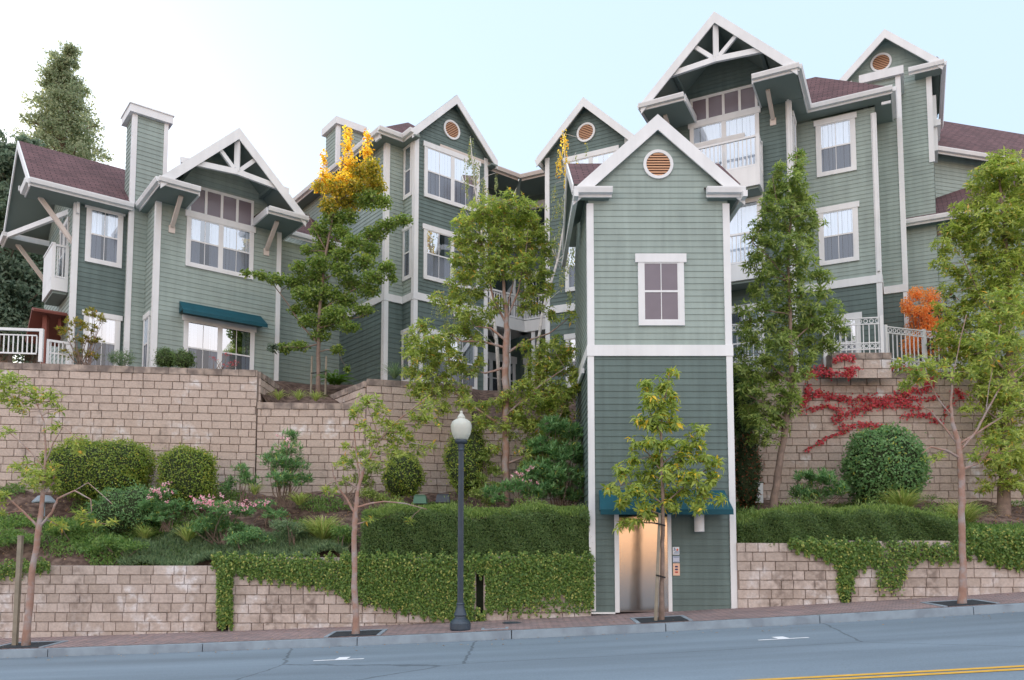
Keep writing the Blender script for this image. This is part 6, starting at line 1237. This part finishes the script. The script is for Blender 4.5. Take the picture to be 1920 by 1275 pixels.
# ---- ivy, creepers, ground cover
def wallcover(name,label,Y,regions,m_,ln,wd,out=.08,cat='ivy',kind='stuff',group=None,stem=None,Yf=None):
    """regions: (pixel quad corner lists as x0,x1, top(x), bottom(x), n)"""
    L=Leaves(); P0=None
    for x0,x1,ft,fb,n in regions:
        px=RNG.uniform(x0,x1,n); s=RNG.uniform(0,1,n)**.9; t_=np.array([ft(x) for x in px])+5*np.sin(px*.21)+4*np.sin(px*.57+2); b_=np.array([fb(x) for x in px]); b_=b_+6*np.sin(px*.35)+5*np.sin(px*.9+1); py=t_+(b_-t_)*s
        pts=np.array([atY(a,b2,Y) for a,b2 in zip(px,py)]); pts[:,1]-=np.abs(RNG.normal(size=n))*out*.6*(1-.6*s)+.01
        L.add(pts,nrmz(rdir(n)*.9+np.array([0,-.3,-.6])),nrmz(np.array([0,-1.,.35])+rdir(n)*.5),ln*RNG.uniform(.6,1.3,n),wd*RNG.uniform(.7,1.2,n),False)
    V0=L.V[0][0]; o=L.build(name,m_,None,tuple(float(v) for v in V0)); return tag(o,label,cat,group,kind)
def pl(*p):
    def g(x):
        for (a,b),(c,d) in zip(p,p[1:]):
            if a<=x<=c: return lerp(b,d,(x-a)/(c-a))
        return p[0][1] if x<p[0][0] else p[-1][1]
    return g
IV=17.9
wallcover('ivy','ivy curtain hanging over the low wall from the left gap to the street lamp',IV,[(400,640,lambda x:1040,pl((400,1062),(440,1072),(470,1082),(560,1094),(640,1110)),6200),(640,889,lambda x:1038,pl((640,1115),(700,1128),(760,1145),(820,1160),(895,1160)),17000),(409,437,lambda x:1042,lambda x:1172,3400),(640,760,lambda x:1100,pl((640,1120),(700,1135),(760,1150)),900)],LF_IVY,.055,.045,.12)
wallcover('ivy','ivy curtain hanging over the low wall between the street lamp and the tower',IV,[(911,1112,lambda x:1038,pl((893,1150),(940,1140),(1000,1125),(1050,1112),(1080,1125),(1112,1140)),15000),(889,911,lambda x:1040,lambda x:1075,500),(893,909,lambda x:1142,lambda x:1162,200),(940,1110,lambda x:1120,pl((940,1150),(1110,1145)),700)],LF_IVY,.055,.045,.12)
wallcover('ivy','thin golden green ivy trailing down the right wall below the mounded hedge',IV,[(1480,1640,lambda x:1012,pl((1480,1025),(1530,1040),(1600,1075),(1640,1050)),3800),(1570,1600,lambda x:1020,lambda x:1105,1300),(1573,1592,lambda x:1080,lambda x:1130,300),(1630,1700,lambda x:1016,pl((1630,1050),(1655,1090),(1665,1100),(1700,1080)),1300),(1690,1720,lambda x:1030,lambda x:1060,120),(1700,1820,lambda x:1018,pl((1700,1040),(1760,1055),(1820,1045)),1300),(1640,1690,lambda x:1080,lambda x:1108,160)],LF_IVY,.06,.05,.1)
wallcover('ivy','thick ivy over the top of the right wall at the right edge',IV,[(1815,1935,lambda x:995,pl((1815,1030),(1860,1055),(1935,1065)),7500)],LF_IVY,.06,.05,.14)
wallcover('ivy','sparse ivy creeping over the low wall top behind the leftmost street tree',IV,[(-20,95,lambda x:1052,pl((-20,1085),(40,1078),(95,1066)),1500)],LF_IVY,.05,.04,.1)
# red creeper: strands along the tall wall
def creeper(label,Y,strokes,m_=LF_RED,ln=.075,wd=.07):
    L=Leaves(); mb=MB()
    for pts,wpx,n in strokes:
        pp=[atY(x,y,Y-.015) for x,y in pts]; mb.tube(pp,[.009]*len(pp),4)
        n=int(n*.72); wpx=wpx*1.15; seg=RNG.integers(0,len(pts)-1,n); t=RNG.uniform(0,1,n); P=np.array([[lerp(pts[i][0],pts[i+1][0],a),lerp(pts[i][1],pts[i+1][1],a)] for i,a in zip(seg,t)])+RNG.normal(size=(n,2))*np.array([wpx*.6,wpx*.45])
        Q=np.array([atY(x,y,Y) for x,y in P]); Q[:,1]-=RNG.uniform(.02,.10,n); L.add(Q,nrmz(rdir(n)*.8+np.array([0,-.2,-.8])),nrmz(np.array([0,-1.,.3])+rdir(n)*.45),ln*RNG.uniform(.6,1.2,n),wd*RNG.uniform(.7,1.1,n),False)
    b=tuple(float(v) for v in L.V[0][0]); t=thing('creeper',b,label,'creeper'); L.build('red_leaves',m_,t); mb.build('vine_stems',BARKG,t)
creeper('bright red creeper spread in streaks across the tall wall right of the tower',21.76,[([(1505,755),(1530,735),(1560,745),(1600,750),(1640,745)],8,420),([(1515,700),(1540,690),(1560,705)],8,200),([(1560,790),(1600,770),(1640,760),(1690,755),(1720,765)],9,520),([(1570,800),(1620,795),(1660,800)],6,160),([(1500,770),(1550,760),(1580,770)],6,160),([(1680,745),(1700,735),(1740,725),(1745,700)],9,360),([(1690,780),(1730,775),(1760,790),(1790,745)],6,180),([(1620,765),(1660,745),(1700,750),(1760,745)],6,260),([(1530,830),(1560,815),(1600,803)],4,80),([(1500,760),(1510,740),(1515,715)],5,120),([(1640,690),(1700,690),(1740,695)],6,160),([(1790,730),(1805,745)],6,90),([(1505,845),(1540,828)],3,30)])
creeper('red creeper draped over the block ledge below the ring topped railing',21.3,[([(1510,705),(1545,698),(1590,702),(1600,690)],7,330),([(1560,678),(1580,668),(1600,672)],6,160),([(1590,690),(1592,705)],6,120)])
# ground cover strips
def cover(name,label,pts_fn,n,m_,ln,wd,cat,up=1.0,h=.12):
    X,Y,Z=pts_fn(n); L=Leaves(); P=np.stack([X,Y,Z+RNG.uniform(0,h,n)],1); L.add(P,nrmz(rdir(n)*.9+np.array([0,-.1,up])),nrmz(rdir(n)+np.array([0,-.3,.5])),ln*RNG.uniform(.6,1.3,n),wd,False); return tag(L.build(name,m_,None,tuple(float(v) for v in P[0])),label,cat,None,'stuff')
hz=np.vectorize(hill_z)
def region(x0,x1,y0,y1,thr=-.2,sc=1.3,sd=0):
    def f(n):
        X=RNG.uniform(x0,x1,n*2); Y=RNG.uniform(y0,y1,n*2); k=np.sin(X*sc+sd)+np.sin(Y*sc*2.1+X*.7+sd)>thr; X,Y=X[k][:n],Y[k][:n]; 
        return X,Y,hz(X,Y)
    def g(n):
        X,Y,Z=f(n*2); X,Y,Z=X[:n],Y[:n],Z[:n]
        return X,Y,Z
    return g
def cov(name,label,reg,n,*a,**k):
    X,Y,Z=reg(n); Z=Z+(.16*np.clip(np.sin(X*3.7+1)*np.sin(Y*5+X)+.4,0,1.4) if name=='rosemary' else 0); cover(name,label,lambda _:(X,Y,Z),len(X),*a,**k)
cov('ground_cover','low green ground cover spreading over the soil at the far left',region(-15,-8.0,18.1,19.6,-.5),16000,LF_COVER,.06,.04,'ground cover')
cov('rosemary','dark trailing rosemary along the top of the low wall in the left half',region(-8.7,-3.7,18.0,19.0,-1.2),26000,LF_ROSE,.13,.018,'ground cover',h=.12)
cov('weeds','scattered low weeds and seedlings over the left slope',region(-14,1.5,18.4,21.4,.9,2.3),13000,LF_COVER,.08,.03,'ground cover',h=.15)
cov('weeds','scattered weeds and strappy seedlings over the right slope',region(5,16,18.6,21.6,.6,2.3,1.),9000,LF_COVER,.08,.03,'ground cover',h=.15)
cov('fallen_leaves','pale fallen leaves scattered over the bare soil',region(-14,15,18.3,21.6,-3),3500,leafmat('dry fallen leaf',(.25,.15,.09),(.40,.28,.17)),.06,.045,'leaf litter',up=.0,h=.02)
def litter(nm,lab,n,x0,x1,y0,y1,fn):
    X=RNG.uniform(x0,x1,n); Y=y1-(y1-y0)*RNG.uniform(0,1,n)**1.8; Z=np.array([fn(a,b_) for a,b_ in zip(X,Y)])+.012; P=np.stack([X,Y,Z],1); L=Leaves(); d=rdir(n); d[:,2]*=.1; L.add(P,d,nrmz(rdir(n)*.25+np.array([0,0,1.])),.055*RNG.uniform(.5,1.3,n),.035,False); tag(L.build(nm,MATS['dry fallen leaf'],None,tuple(float(v) for v in P[0])),lab,'leaf litter',None,'stuff')
litter('gutter_leaves','a few dry leaves lying in the road gutter along the kerb',110,-12,12,14.6,15.88,road_z)
litter('pavement_leaves','a few dry leaves lying on the brick pavement below the walls',130,-12,12,16.1,17.85,lambda a,b_:walk_z(a,b_)+.004)
# fill behind: yellow green border plants on the right wall top
cov('border_plants','bright low border plants on the wall top at the right edge',region(9.3,14,18.05,19.2,-.8),9000,LF_COVER,.09,.03,'ground cover',h=.2)

# ------------------------------------------------------------------ one mesh per separate piece
SPLIT={'gutter','soffit','corner_board','trim_board','pent_roof','eave_brace','lookout_beam','lower_side_wall','upper_side_wall','drainpipe','tree_tie','knee_brace','walkway_beam','tie_beam','dark_wall','light_wall','lower_wall','bay_wall','linking_wall'}
def split_pieces(o):
    me=o.data; n=len(me.vertices); par=list(range(n))
    def find(a):
        while par[a]!=a: par[a]=par[par[a]]; a=par[a]
        return a
    for p in me.polygons:
        v=p.vertices
        for k in v[1:]: par[find(k)]=find(v[0])
    comp={}
    for i in range(n): comp.setdefault(find(i),[]).append(i)
    co=[v.co for v in me.vertices]; boxes=[]
    for c,vs in comp.items():
        lo=[min(co[i][k] for i in vs)-.02 for k in range(3)]; hi=[max(co[i][k] for i in vs)+.02 for k in range(3)]; boxes.append([lo,hi,{c}])
    ch=True
    while ch:
        ch=False; out=[]
        for b in boxes:
            for q in out:
                if all(b[0][k]<=q[1][k] and q[0][k]<=b[1][k] for k in range(3)):
                    q[0]=[min(x,y) for x,y in zip(b[0],q[0])]; q[1]=[max(x,y) for x,y in zip(b[1],q[1])]; q[2]|=b[2]; ch=True; break
            else: out.append(b)
        boxes=out
    if len(boxes)<2: return
    idx={c:i for i,b in enumerate(boxes) for c in b[2]}; polys=[[] for _ in boxes]
    for p in me.polygons: polys[idx[find(p.vertices[0])]].append((list(p.vertices),p.material_index))
    name=o.name.split('.')[0]
    for k,pl_ in enumerate(polys):
        mp={}; V=[]; F=[]
        for vs,_ in pl_:
            for v in vs:
                if v not in mp: mp[v]=len(V); V.append(tuple(co[v]))
            F.append([mp[v] for v in vs])
        m2=bpy.data.meshes.new(name); m2.from_pydata(V,[],F); [m2.materials.append(m) for m in me.materials]; m2.polygons.foreach_set('material_index',[m for _,m in pl_]); m2.update()
        if k==0: o.data=m2
        else:
            q=bpy.data.objects.new(name,m2); COL.objects.link(q); q.parent=o.parent; q.location=o.location
for o in list(COL.objects):
    if o.type=='MESH' and o.parent is not None and o.name.split('.')[0] in SPLIT: split_pieces(o)
